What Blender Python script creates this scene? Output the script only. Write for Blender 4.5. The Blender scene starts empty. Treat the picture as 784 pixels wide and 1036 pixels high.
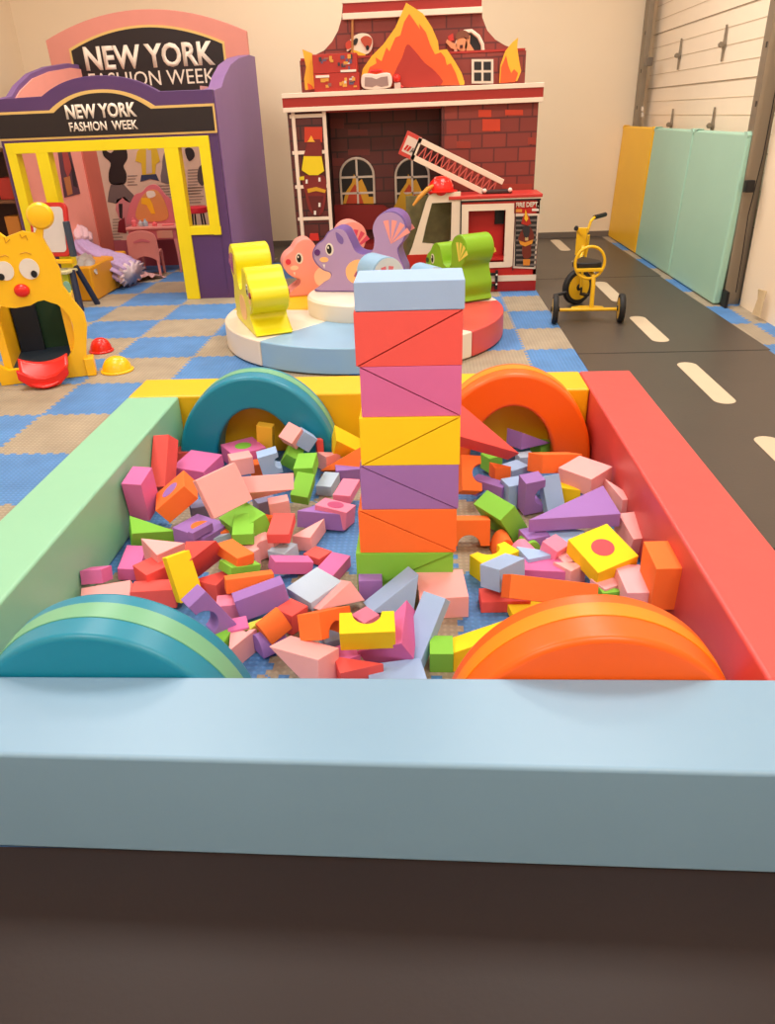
import bpy, bmesh, math, random
from mathutils import Vector, Matrix, Quaternion
random.seed(4)
sc = bpy.context.scene
COL = sc.collection
PI = math.pi
sin, cos, R = math.sin, math.cos, math.radians

# ------------------------------------------------------------ camera model (metres, floor at z=0)
FPX, TH, YAW, ROLL, HC = 745.64, .4841, .0702, -.0413, 1.5921
CX, CY = 384.0, 510.0
_F = Vector((-sin(YAW)*cos(TH), cos(YAW)*cos(TH), -sin(TH)))
_R = Vector((cos(YAW), sin(YAW), 0)); _U = _R.cross(_F)
_R2 = cos(ROLL)*_R + sin(ROLL)*_U; _U2 = -sin(ROLL)*_R + cos(ROLL)*_U
CAM = Vector((0, 0, HC))
def ray(x, y): return _F*FPX + _R2*(x-CX) - _U2*(y-CY)
def onY(x, y, Y):
    d = ray(x, y); return CAM + d*((Y-CAM.y)/d.y)
def onX(x, y, X):
    d = ray(x, y); return CAM + d*((X-CAM.x)/d.x)
def onZ(x, y, Z=0.0):
    d = ray(x, y); return CAM + d*((Z-CAM.z)/d.z)
def XZ(pts, Y): return [(onY(x, y, Y).x, onY(x, y, Y).z) for x, y in pts]

cd = bpy.data.cameras.new('camera'); cam = bpy.data.objects.new('camera', cd); COL.objects.link(cam)
cd.sensor_fit = 'HORIZONTAL'; cd.sensor_width = 36; cd.lens = FPX*36/784
cd.shift_x = (392-CX)/784; cd.shift_y = -(518-CY)/784
cd.clip_start = .02; cd.clip_end = 60
M = Matrix((_R2, _U2, -_F)).transposed().to_4x4(); M.translation = CAM
cam.matrix_world = M; sc.camera = cam

# ------------------------------------------------------------ materials
def lin(c): return tuple(((v/255)/12.92 if v/255 <= .04045 else ((v/255+.055)/1.055)**2.4) for v in c)
def mat(name, rgb, rough=.5, var=.05, scale=6, bump=0.0, bscale=180, spec=.4, metal=0, coat=0, trans=0):
    m = bpy.data.materials.new(name); m.use_nodes = True; nt = m.node_tree; b = nt.nodes['Principled BSDF']
    c = lin(rgb)
    tc = nt.nodes.new('ShaderNodeTexCoord'); nz = nt.nodes.new('ShaderNodeTexNoise'); nz.inputs['Scale'].default_value = scale
    nz.inputs['Detail'].default_value = 3
    nt.links.new(tc.outputs['Object'], nz.inputs['Vector'])
    mx = nt.nodes.new('ShaderNodeMix'); mx.data_type = 'RGBA'
    mx.inputs['A'].default_value = tuple(v*(1-var) for v in c)+(1,); mx.inputs['B'].default_value = tuple(min(1, v*(1+var)) for v in c)+(1,)
    nt.links.new(nz.outputs['Fac'], mx.inputs['Factor']); nt.links.new(mx.outputs['Result'], b.inputs['Base Color'])
    b.inputs['Roughness'].default_value = rough; b.inputs['Specular IOR Level'].default_value = spec; b.inputs['Metallic'].default_value = metal
    b.inputs['Coat Weight'].default_value = coat; b.inputs['Transmission Weight'].default_value = trans
    if bump:
        n2 = nt.nodes.new('ShaderNodeTexNoise'); n2.inputs['Scale'].default_value = bscale; n2.inputs['Detail'].default_value = 2
        nt.links.new(tc.outputs['Object'], n2.inputs['Vector'])
        bp = nt.nodes.new('ShaderNodeBump'); bp.inputs['Strength'].default_value = bump; bp.inputs['Distance'].default_value = .004
        nt.links.new(n2.outputs['Fac'], bp.inputs['Height']); nt.links.new(bp.outputs['Normal'], b.inputs['Normal'])
    return m
_mc = {}
def flat(rgb, rough=.55, **k):
    key = (tuple(rgb), rough, tuple(sorted(k.items())))
    if key not in _mc: _mc[key] = mat('paint_%d_%d_%d' % tuple(rgb), rgb, rough, **k)
    return _mc[key]
def vinyl(name, rgb): return mat(name, rgb, .38, var=.04, scale=2.2, bump=.25, bscale=9, spec=.5)
FOAM = {k: mat('foam_'+k, v, .75, var=.03, scale=14, bump=.12, bscale=260, spec=.25) for k, v in dict(
    red=(238,94,90), magenta=(216,112,172), pink=(240,138,172), salmon=(248,176,178), palepink=(244,180,190), orange=(252,122,56),
    yellow=(252,216,34), amber=(240,190,60), green=(132,202,72), lime=(196,204,80), purple=(158,118,194), blue=(160,190,234),
    white=(184,204,228), slate=(136,138,176), crimson=(214,84,94), darkpink=(190,84,130)).items()}
V_BLUE = vinyl('vinyl_light_blue', (128,166,198)); V_MINT = vinyl('vinyl_mint', (138,198,166)); V_RED = vinyl('vinyl_coral_red', (210,78,76))
V_YEL = vinyl('vinyl_yellow', (240,184,16)); V_TEAL = vinyl('vinyl_teal', (14,132,164)); V_MBAND = vinyl('vinyl_mint_band', (112,176,140))
V_ORG = vinyl('vinyl_orange', (244,98,6)); V_OBAND = vinyl('vinyl_amber_band', (252,140,10)); V_WHITE = vinyl('vinyl_cream', (232,220,204))
V_LIME = vinyl('vinyl_lime_yellow', (226,214,20)); V_PURP = vinyl('vinyl_purple', (118,92,160)); V_LIL = vinyl('vinyl_lilac', (168,140,184))
V_PINK = vinyl('vinyl_pink', (238,152,140)); V_GRN = vinyl('vinyl_green', (128,178,24)); V_SKY = vinyl('vinyl_sky', (140,180,214)); V_NAVY = vinyl('vinyl_navy', (30,84,150))
BLK = flat((22,20,22), .5); WHT = flat((226,216,204), .45); RED = flat((190,30,28), .4); MET = mat('galvanised_steel', (150,140,126), .42, metal=.75)
YLW = flat((236,214,20), .4); PUR = mat('purple_paint', (104,72,130), .5); PURD = mat('purple_shaded', (84,54,104), .5); GOLD = flat((222,184,110), .5)  # PURD: the booth purple darkened, shade on its front put into the colour
TOYY = mat('yellow_plastic', (246,190,16), .32, spec=.5); TOYR = mat('red_plastic', (222,32,22), .3, spec=.5)
TRY = mat('yellow_tube_paint', (226,178,20), .3, spec=.5); RUB = mat('black_rubber', (26,25,26), .6)
PNK = flat((246,164,150), .55); CORAL = flat((200,104,88), .6)

# ------------------------------------------------------------ mesh helpers
def mk(name, bm, m, parent=None, smooth=False, bevel=0, seg=2, matrix=None, ang=40):
    me = bpy.data.meshes.new(name)
    if matrix is not None: bm.transform(matrix)
    bmesh.ops.recalc_face_normals(bm, faces=bm.faces[:])
    bm.to_mesh(me); bm.free()
    for x in (m if isinstance(m, (list, tuple)) else [m]): me.materials.append(x)
    o = bpy.data.objects.new(name, me); COL.objects.link(o)
    if parent: o.parent = parent
    if smooth or bevel:
        for p_ in me.polygons: p_.use_smooth = True
        try: me.set_sharp_from_angle(angle=R(ang))
        except Exception: pass
    if bevel:
        b = o.modifiers.new('bevel', 'BEVEL'); b.width = bevel; b.segments = seg; b.limit_method = 'ANGLE'; b.angle_limit = R(35)
        b.harden_normals = True
    return o
def tag(o, label, cat, group=None):
    o['label'] = label; o['category'] = cat
    if group: o['group'] = group
    return o
def empty(name, loc, label, cat, group=None, rz=0):
    o = bpy.data.objects.new(name, None); COL.objects.link(o); o.location = loc; o.rotation_euler = (0, 0, rz)
    o.empty_display_size = .05
    return tag(o, label, cat, group)
def struct(o): o['kind'] = 'structure'; return o
def abox(bm, x0, x1, y0, y1, z0, z1, mi=0):
    vs = [bm.verts.new((x, y, z)) for z in (z0, z1) for x, y in ((x0, y0), (x1, y0), (x1, y1), (x0, y1))]
    for f in ((0,3,2,1), (4,5,6,7), (0,1,5,4), (1,2,6,5), (2,3,7,6), (3,0,4,7)):
        bm.faces.new([vs[i] for i in f]).material_index = mi
def box(name, x0, x1, y0, y1, z0, z1, m, parent=None, bevel=0, **k):
    bm = bmesh.new(); abox(bm, x0, x1, y0, y1, z0, z1); return mk(name, bm, m, parent, bevel=bevel, **k)
def aprism(bm, pts, d0, d1, axis='y', mi=0):
    """pts (a,b): axis y -> (x,z); axis x -> (y,z); axis z -> (x,y); extruded from d0 to d1"""
    def v(a, b, d): return {'y': (a, d, b), 'x': (d, a, b), 'z': (a, b, d)}[axis]
    A = [bm.verts.new(v(a, b, d0)) for a, b in pts]; B = [bm.verts.new(v(a, b, d1)) for a, b in pts]
    bm.faces.new(A).material_index = mi; bm.faces.new(B[::-1]).material_index = mi
    n = len(pts)
    for i in range(n): bm.faces.new([A[i], B[i], B[(i+1) % n], A[(i+1) % n]]).material_index = mi
def prism(name, pts, d0, d1, m, parent=None, axis='y', **k):
    bm = bmesh.new(); aprism(bm, pts, d0, d1, axis); return mk(name, bm, m, parent, **k)
def crom(pts, n=6, closed=True):
    out = []; N = len(pts)
    for i in range(N if closed else N-1):
        g = lambda j: pts[j % N] if closed else pts[max(0, min(N-1, j))]
        p0, p1, p2, p3 = g(i-1), g(i), g(i+1), g(i+2)
        for k in range(n):
            t = k/n
            out.append(tuple(.5*((2*b)+(c-a)*t+(2*a-5*b+4*c-d)*t*t+(3*b-a-3*c+d)*t**3) for a, b, c, d in zip(p0, p1, p2, p3)))
    if not closed: out.append(tuple(pts[-1]))
    return out
def decal(name, pxpts, Y, m, parent=None, th=.006, smooth_n=0):
    """flat printed or cut-out shape standing on the vertical plane y=Y (front side)"""
    pts = XZ(pxpts, Y)
    if smooth_n: pts = crom(pts, smooth_n)
    return prism(name, pts, Y-th, Y, m, parent)
def atube(bm, path, r, seg=10, caps=True, mi=0):
    path = [Vector(p) for p in path]; rings = []
    n = None
    for i, p in enumerate(path):
        t = (path[min(i+1, len(path)-1)]-path[max(i-1, 0)]).normalized()
        if n is None:
            n = t.orthogonal().normalized()
        else:
            n = (n - t*n.dot(t)).normalized()
        b = t.cross(n); rr = r[i] if isinstance(r, (list, tuple)) else r
        rings.append([bm.verts.new(p + (n*cos(2*PI*k/seg)+b*sin(2*PI*k/seg))*rr) for k in range(seg)])
    for a, c in zip(rings, rings[1:]):
        for k in range(seg): bm.faces.new([a[k], a[(k+1) % seg], c[(k+1) % seg], c[k]]).material_index = mi
    if caps:
        bm.faces.new(rings[0][::-1]).material_index = mi; bm.faces.new(rings[-1]).material_index = mi
def tube(name, path, r, m, parent=None, seg=12, **k):
    bm = bmesh.new(); atube(bm, path, r, seg); return mk(name, bm, m, parent, smooth=True, **k)
def alathe(bm, prof, centre=(0, 0, 0), axis='z', seg=40, mi=0, squash=1.0):
    """prof list of (r,h)"""
    cx, cy, cz = centre; rings = []
    for r, h in prof:
        ring = []
        for k in range(seg):
            a = 2*PI*k/seg; u, v = r*cos(a), r*sin(a)*squash
            ring.append(bm.verts.new({'z': (cx+u, cy+v, cz+h), 'y': (cx+u, cy+h, cz+v), 'x': (cx+h, cy+u, cz+v)}[axis]))
        rings.append(ring)
    for a, c in zip(rings, rings[1:]):
        for k in range(seg): bm.faces.new([a[k], a[(k+1) % seg], c[(k+1) % seg], c[k]]).material_index = mi
    bm.faces.new(rings[0]).material_index = mi; bm.faces.new(rings[-1][::-1]).material_index = mi
def lathe(name, prof, m, parent=None, centre=(0, 0, 0), axis='z', seg=40, **k):
    bm = bmesh.new(); alathe(bm, prof, centre, axis, seg); return mk(name, bm, m, parent, smooth=True, **k)
def ball(name, c, r, m, parent=None, sx=1, sy=1, sz=1, lo=-1.0):
    n = 10; prof = []
    for i in range(n+1):
        t = max(lo, -1)*PI/2 + (PI/2-max(lo, -1)*PI/2)*i/n
        prof.append((max(1e-4, cos(t))*r, sin(t)*r))
    bm = bmesh.new(); alathe(bm, prof, (0, 0, 0), seg=24)
    return mk(name, bm, m, parent, smooth=True, matrix=Matrix.Translation(c) @ Matrix.Diagonal((sx, sy, sz, 1)))
def torus(name, c, R1, r, m, parent=None, axis='y', seg=36, s2=12, squash=1.0):
    bm = bmesh.new(); rings = []
    for i in range(seg):
        a = 2*PI*i/seg; ring = []
        for k in range(s2):
            b = 2*PI*k/s2; q = R1+r*cos(b); u, v, h = q*cos(a), q*sin(a)*squash, r*sin(b)
            ring.append(bm.verts.new({'z': (u, v, h), 'y': (u, h, v), 'x': (h, u, v)}[axis]))
        rings.append(ring)
    for i in range(seg):
        a, c2 = rings[i], rings[(i+1) % seg]
        for k in range(s2): bm.faces.new([a[k], a[(k+1) % s2], c2[(k+1) % s2], c2[k]])
    return mk(name, bm, m, parent, smooth=True, matrix=Matrix.Translation(c))
def text(name, s, m, parent, centre, w, h, normal='-y', depth=.004, bold=0.0, rot=None, flip=False):
    cu = bpy.data.curves.new(name+'_font', 'FONT'); cu.body = s; cu.align_x = 'CENTER'; cu.align_y = 'CENTER'; cu.size = 1; cu.offset = bold; cu.resolution_u = 3
    t = bpy.data.objects.new(name+'_tmp', cu); COL.objects.link(t)
    dg = bpy.context.evaluated_depsgraph_get(); me = bpy.data.meshes.new_from_object(t.evaluated_get(dg))
    bpy.data.objects.remove(t); bpy.data.curves.remove(cu)
    xs = [v.co.x for v in me.vertices]; ys = [v.co.y for v in me.vertices]
    mx, my = (min(xs)+max(xs))/2, (min(ys)+max(ys))/2; sx, sy = w/(max(xs)-min(xs)), h/(max(ys)-min(ys))
    bm = bmesh.new(); bm.from_mesh(me); bpy.data.meshes.remove(me)
    for v in bm.verts: v.co = Vector(((v.co.x-mx)*sx, (v.co.y-my)*sy, 0))
    g = bmesh.ops.extrude_face_region(bm, geom=bm.faces[:])
    for e in g['geom']:
        if isinstance(e, bmesh.types.BMVert): e.co.z += depth
    base = Matrix(((1, 0, 0), (0, 0, -1), (0, 1, 0))).to_4x4()     # text plane -> facing -y
    Mx = Matrix.Translation(centre) @ (rot if rot is not None else Matrix.Identity(4)) @ base
    return mk(name, bm, m, parent, matrix=Mx)

# ------------------------------------------------------------ world and lamps
w = bpy.data.worlds.new('world'); sc.world = w; w.use_nodes = True
w.node_tree.nodes['Background'].inputs[0].default_value = lin((255, 246, 236))+(1,); w.node_tree.nodes['Background'].inputs[1].default_value = .3
def area(name, loc, sx, sy, power, col=(255, 249, 240)):
    l = bpy.data.lights.new(name, 'AREA'); l.shape = 'RECTANGLE'; l.size = sx; l.size_y = sy; l.energy = power; l.color = lin(col)
    o = bpy.data.objects.new(name, l); COL.objects.link(o); o.location = loc; return o
for i, (x, y, s, p_) in enumerate([(-2.4, -.6, 1.3, 105), (1.4, -.6, 1.3, 105), (-2.4, 4.2, 1.3, 100), (1.2, 4.2, 1.3, 105), (-3.0, 7.2, 1.3, 90), (1.0, 7.4, 1.3, 95), (-.9, 9.3, 1.0, 45)]):  # front pair set as frontal fill, last one added to brighten the back wall
    area('ceiling_and_fill_lamp', (x, y, 4.6), s, s, p_)

# ------------------------------------------------------------ setting: floor, walls, door
def carpet_material():
    m = bpy.data.materials.new('foam_carpet_tiles'); m.use_nodes = True; nt = m.node_tree; b = nt.nodes['Principled BSDF']; L_ = nt.links
    N = lambda t: nt.nodes.new(t)
    def math_(op, a, b_=None):
        n = N('ShaderNodeMath'); n.operation = op
        for i, v in enumerate((a, b_)):
            if v is None: continue
            if isinstance(v, (int, float)): n.inputs[i].default_value = v
            else: L_.new(v, n.inputs[i])
        return n.outputs[0]
    g = N('ShaderNodeNewGeometry'); sp = N('ShaderNodeSeparateXYZ'); L_.new(g.outputs['Position'], sp.inputs[0])
    u = math_('DIVIDE', math_('SUBTRACT', sp.outputs[0], -2.417), .634); v = math_('DIVIDE', math_('SUBTRACT', sp.outputs[1], 4.878), .61)
    ju = math_('MULTIPLY', math_('SIGN', math_('SINE', math_('MULTIPLY', v, 2*PI*9))), .016)
    jv = math_('MULTIPLY', math_('SIGN', math_('SINE', math_('MULTIPLY', u, 2*PI*9))), .016)
    uu, vv = math_('ADD', u, ju), math_('ADD', v, jv)
    par = math_('MODULO', math_('ADD', math_('ADD', math_('FLOOR', uu), math_('FLOOR', vv)), 100), 2)
    nz = N('ShaderNodeTexNoise'); nz.inputs['Scale'].default_value = 5; L_.new(g.outputs['Position'], nz.inputs['Vector'])
    mx = N('ShaderNodeMix'); mx.data_type = 'RGBA'; mx.inputs['A'].default_value = lin((168, 154, 134))+(1,); mx.inputs['B'].default_value = lin((86, 138, 200))+(1,)
    L_.new(par, mx.inputs['Factor'])
    # diamond-plate relief; shade of its hollows is also put into the colour
    w1 = math_('SINE', math_('MULTIPLY', math_('ADD', sp.outputs[0], sp.outputs[1]), 2*PI/.05))
    w2 = math_('SINE', math_('MULTIPLY', math_('SUBTRACT', sp.outputs[0], sp.outputs[1]), 2*PI/.05))
    hgt = math_('MAXIMUM', math_('MULTIPLY', w1, w2), -.1)
    sh = N('ShaderNodeMix'); sh.data_type = 'RGBA'; sh.blend_type = 'MULTIPLY'
    L_.new(mx.outputs['Result'], sh.inputs['A'])
    cr = N('ShaderNodeMapRange'); cr.inputs['From Min'].default_value = .3; cr.inputs['From Max'].default_value = .7; cr.inputs['To Min'].default_value = .86; cr.inputs['To Max'].default_value = 1.05
    L_.new(nz.outputs['Fac'], cr.inputs['Value'])
    relief_shade = math_('MULTIPLY', cr.outputs[0], math_('ADD', .93, math_('MULTIPLY', hgt, .22)))
    L_.new(relief_shade, sh.inputs['B']); sh.inputs['Factor'].default_value = 1
    L_.new(sh.outputs['Result'], b.inputs['Base Color']); b.inputs['Roughness'].default_value = .6; b.inputs['Specular IOR Level'].default_value = .35
    bp = N('ShaderNodeBump'); bp.inputs['Strength'].default_value = .55; bp.inputs['Distance'].default_value = .004
    L_.new(hgt, bp.inputs['Height']); L_.new(bp.outputs[0], b.inputs['Normal'])
    return m
CARPET = carpet_material()
WALL = mat('warm_white_wall', (242, 222, 194), .8, var=.03, scale=1.2, bump=.1, bscale=30)
XL, XR, YB, YF, ZC = -5.2, 2.78, 10.95, -1.6, 4.8
struct(box('floor', XL, 3.1, YF, YB, -.1, 0, CARPET))
struct(box('wall_back', XL-.1, 3.1, YB, YB+.12, -.1, ZC, WALL))
struct(box('wall_left', XL-.12, XL, YF, YB, -.1, ZC, WALL))
struct(box('wall_front', XL-.1, 3.1, YF-.12, YF, -.1, ZC, WALL))
struct(box('ceiling', XL-.1, 3.1, YF-.1, YB+.1, ZC, ZC+.1, flat((225, 210, 190), .9)))
bm = bmesh.new(); abox(bm, XR, XR+.25, YF, 6.72, -.1, ZC); abox(bm, XR, XR+.25, 6.72, YB, 4.0, ZC)
struct(mk('wall_right', bm, WALL))
struct(box('baseboard_back', XL, 2.86, YB-.015, YB, .001, .075, mat('grey_baseboard', (112, 100, 90), .6)))
# overhead door
DOOR = mat('overhead_door_paint', (246, 228, 204), .5, var=.02)
d = struct(box('door_1', 2.88, 2.96, 6.72, YB, 0, 4.0, DOOR))
GR = flat((160, 138, 112), .7)
zs = sorted(set([round(v, 3) for v in [.55, .74, .93, 1.12, 1.31, 1.49, 1.68, 1.87, 2.08, 2.27, 2.46, 2.65, 2.84, 3.03, 3.3]]))
gl = [onX(656, 116, 2.878).z, onX(657, 102.5, 2.878).z, onX(660, 88, 2.878).z, onX(661, 73, 2.878).z, onX(661, 61.7, 2.878).z, onX(666, 46.5, 2.878).z, onX(667, 31, 2.878).z, onX(672, 18, 2.878).z]
step = (gl[-1]-gl[0])/7
bm = bmesh.new(); bm2 = bmesh.new()
for k in range(-6, 14):
    z = gl[0]+k*step
    if not .05 < z < 3.9: continue
    (abox(bm2, 2.872, 2.882, 6.75, YB, z-.003, z+.003) if k % 4 == 2 else abox(bm, 2.876, 2.882, 6.75, YB, z-.002, z+.002))
mk('door_groove', bm, flat((206, 184, 154), .7), d); mk('door_joint', bm2, GR, d)
for (px, py) in [(687, 56), (732, 45), (678.5, 126), (720, 127), (765, 126)]:
    q = onX(px, py, 2.86)
    bm = bmesh.new(); aprism(bm, [(q.y-.03, q.z), (q.y-.012, q.z+.05), (q.y-.006, q.z+.16), (q.y+.006, q.z+.16), (q.y+.012, q.z+.05), (q.y+.03, q.z), (q.y+.012, q.z-.05), (q.y+.006, q.z-.14), (q.y-.006, q.z-.14), (q.y-.012, q.z-.05)], 2.855, 2.872, 'x')
    alathe(bm, [(.022, -.02), (.026, 0), (.022, .02)], (2.835, q.y, q.z), axis='y', seg=12)
    mk('door_hinge', bm, MET, d)
# vertical door tracks
for nm, y0, y1, x0 in (('trim_1', 10.72, 10.9, 2.72), ('trim_2', 6.74, 6.86, 2.64)):
    bm = bmesh.new(); aprism(bm, [(x0, y0), (x0+.03, y0), (x0+.03, y0+.03), (2.79, y0+.03), (2.79, y1), (x0, y1)], 0, 4.0, 'z')
    t = struct(mk(nm, bm, MET))
    bm = bmesh.new()
    for k in range(9): abox(bm, x0-.004, x0, y0+.03, y0+.05, .35+k*.4, .39+k*.4)
    mk('track_slot', bm, flat((60, 54, 48), .6), t)
q = onX(656, 62, 2.70); box('track_roller', q.x-.03, q.x+.04, q.y-.06, q.y+.08, q.z-.05, q.z+.04, flat((120, 112, 104), .4, metal=.7), bpy.data.objects['trim_1'], bevel=.008)
for py in (110, 116):
    q = onX(650, py, 2.715); box('track_sticker', q.x-.005, q.x+.004, q.y-.04, q.y+.04, q.z-.025, q.z+.025, flat((214, 204, 190), .6), bpy.data.objects['trim_1'])
t2 = bpy.data.objects['trim_2']
box('track_latch', 2.63, 2.70, 6.66, 6.72, .93, 1.02, BLK, t2, bevel=.006); box('track_foot', 2.615, 2.64, 6.62, 6.74, .0, .14, BLK, t2, bevel=.005)
tube('track_cable', [(2.74, 6.70, 2.2), (2.735, 6.70, 1.2), (2.70, 6.69, .75), (2.715, 6.70, .45), (2.72, 6.70, .12)], .004, BLK, t2, seg=6)
# rope fringe hanging on the right wall
rp = empty('rope_tassel', (2.76, 6.22, 0), 'cream rope tassel hanging low on the right wall past the door track', 'rope')
for k in range(5):
    tube('rope_strand', [(-.02-.006*k, -.05+.02*k, .24), (-.03, -.05+.022*k, .16), (-.03-.004*k, -.05+.025*k, .03)], .008, flat((214, 190, 150), .9), rp, seg=6)

# ------------------------------------------------------------ track mats
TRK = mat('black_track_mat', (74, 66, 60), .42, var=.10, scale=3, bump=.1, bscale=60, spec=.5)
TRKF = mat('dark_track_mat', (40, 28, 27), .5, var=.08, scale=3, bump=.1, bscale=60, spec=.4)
CREAM = mat('cream_road_marking', (208, 190, 164), .6)
def stripe(par, xc, y0, y1, wd=.13, along='y'):
    n = 10; L2 = (y1-y0)/2; r = wd/2; pts = []
    for s in (1, -1):
        for k in range(n+1):
            a = (0 if s > 0 else PI)+PI*k/n
            pts.append((r*cos(a), s*(L2-r)+r*sin(a)))
    yc = (y0+y1)/2
    pts = [(xc+a, yc+b) for a, b in pts] if along == 'y' else [(yc+b, xc+a) for a, b in pts]
    prism('road_marking', pts, .0045, .006, CREAM, par, axis='z')
panels = [(-.14, 2.60), (2.606, 5.342), (5.348, 8.09), (8.096, 10.93)]
lab = ['black track mat panel along the outside of the red beam', 'black track mat panel with the nearest road markings beside the red beam', 'black track mat panel under the tricycle', 'black track mat panel in the back right corner']
seglist = [[(.3, 1.12), (1.66, 2.47)], [(2.98, 3.75), (4.25, 5.08)], [(5.6, 6.4), (6.95, 7.87)], [(8.31, 9.13), (9.82, 10.75)]]
for (a, b_), l_, sg in zip(panels, lab, seglist):
    if b_ < 2.7:  a = 1.19
    x1a, x1b = 2.49, 2.47
    t = tag(prism('track_mat', [(1.118, a), (x1a, a), (x1b, b_), (1.118, b_)], .0005, .0045, TRK, axis='z', bevel=.0015), l_, 'track mat', 'black road track mats')
    box('edge_seam', 1.118, 2.47, b_-.012, b_+.002, .0005, .0052, BLK, t) if b_ < 10 else None
    for s0, s1 in sg:
        if s0 > a: stripe(t, 1.80, s0, s1)
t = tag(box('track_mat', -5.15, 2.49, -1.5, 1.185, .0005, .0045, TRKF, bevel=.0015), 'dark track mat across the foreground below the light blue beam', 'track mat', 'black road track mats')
# back track running left behind the playhouses
t = tag(box('track_mat', -1.9, 1.112, 9.6, 10.93, .0005, .0045, TRK, bevel=.0015), 'black track mat strip running behind the toy fire station', 'track mat', 'black road track mats')
stripe(t, 10.3, -1.8, -1.1, along='x'); stripe(t, 10.3, -.4, .4, along='x')
t = tag(box('track_mat', -4.9, -1.906, 9.98, 10.93, .0005, .0045, TRK, bevel=.0015), 'black track mat strip behind the purple fashion booth', 'track mat', 'black road track mats')

# ------------------------------------------------------------ soft pit: four beams
XLo, XRo, Y0, Y1, HB = -1.569, 1.112, 1.173, 3.934, .327
def beam(name, pts, m, label):
    o = prism(name, pts, .002, HB, m, axis='z', bevel=.012, seg=3); tag(o, label, 'foam beam', 'foam beams round the block pit')
    cx = sum(a for a, b in pts)/4; cy = sum(b for a, b in pts)/4
    return o
beam('foam_beam', [(-2.2, Y0+.028), (1.95, Y0-.035), (1.95, Y0+.288), (-2.2, Y0+.277)], V_BLUE, 'light blue vinyl beam closing the front of the block pit')
beam('foam_beam', [(XLo, Y0+.268), (XLo+.277, Y0+.27), (XLo+.277, Y1-.297), (XLo, Y1-.297)], V_MINT, 'mint green vinyl beam on the left side of the block pit')
beam('foam_beam', [(XRo-.271, Y0+.279), (XRo, Y0+.279), (XRo, Y1), (XRo-.271, Y1)], V_RED, 'coral red vinyl beam on the right side of the block pit')
beam('foam_beam', [(XLo, Y1-.295), (XRo-.273, Y1-.295), (XRo-.273, Y1), (XLo, Y1)], V_YEL, 'yellow vinyl beam closing the back of the block pit')

def arch(xc, y0, y1, a, h, ri, hi, m, mb, mi, label, band):
    t = empty('foam_arch', (xc, (y0+y1)/2, 0), label, 'foam arch', 'half ring foam arches in the block pit')
    yc = (y0+y1)/2; n = 48
    def half(A, B, k0=0): return [(A*cos(PI*k/n), .002+B*sin(PI*k/n)) for k in range(n+1)]
    out, inn = half(a, h), half(ri, hi)
    o = prism('arch_body', out+inn[::-1], y0-yc, y1-yc, m, t, bevel=.022, seg=4)
    b0, b1 = band
    prism('rim_band', half(a+.003, h+.003)+half(a-.01, h-.01)[::-1], b0-yc, b1-yc, mb, t, bevel=.002)
    return t
arch(-.885, 1.455, 1.655, .400, .452, .21, .265, V_TEAL, V_MBAND, 0, 'teal half ring arch with mint stripe behind the light blue beam', (1.535, 1.60))
arch(.447, 1.457, 1.657, .401, .448, .21, .262, V_ORG, V_OBAND, 0, 'orange half ring arch with amber stripe behind the light blue beam', (1.55, 1.605))
arch(-.862, 3.445, 3.632, .412, .482, .215, .315, V_TEAL, V_MBAND, 0, 'teal half ring arch standing against the yellow beam', (3.53, 3.59))
arch(.437, 3.445, 3.632, .398, .472, .21, .305, V_ORG, V_OBAND, 0, 'orange half ring arch standing against the yellow beam', (3.53, 3.59))
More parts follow.
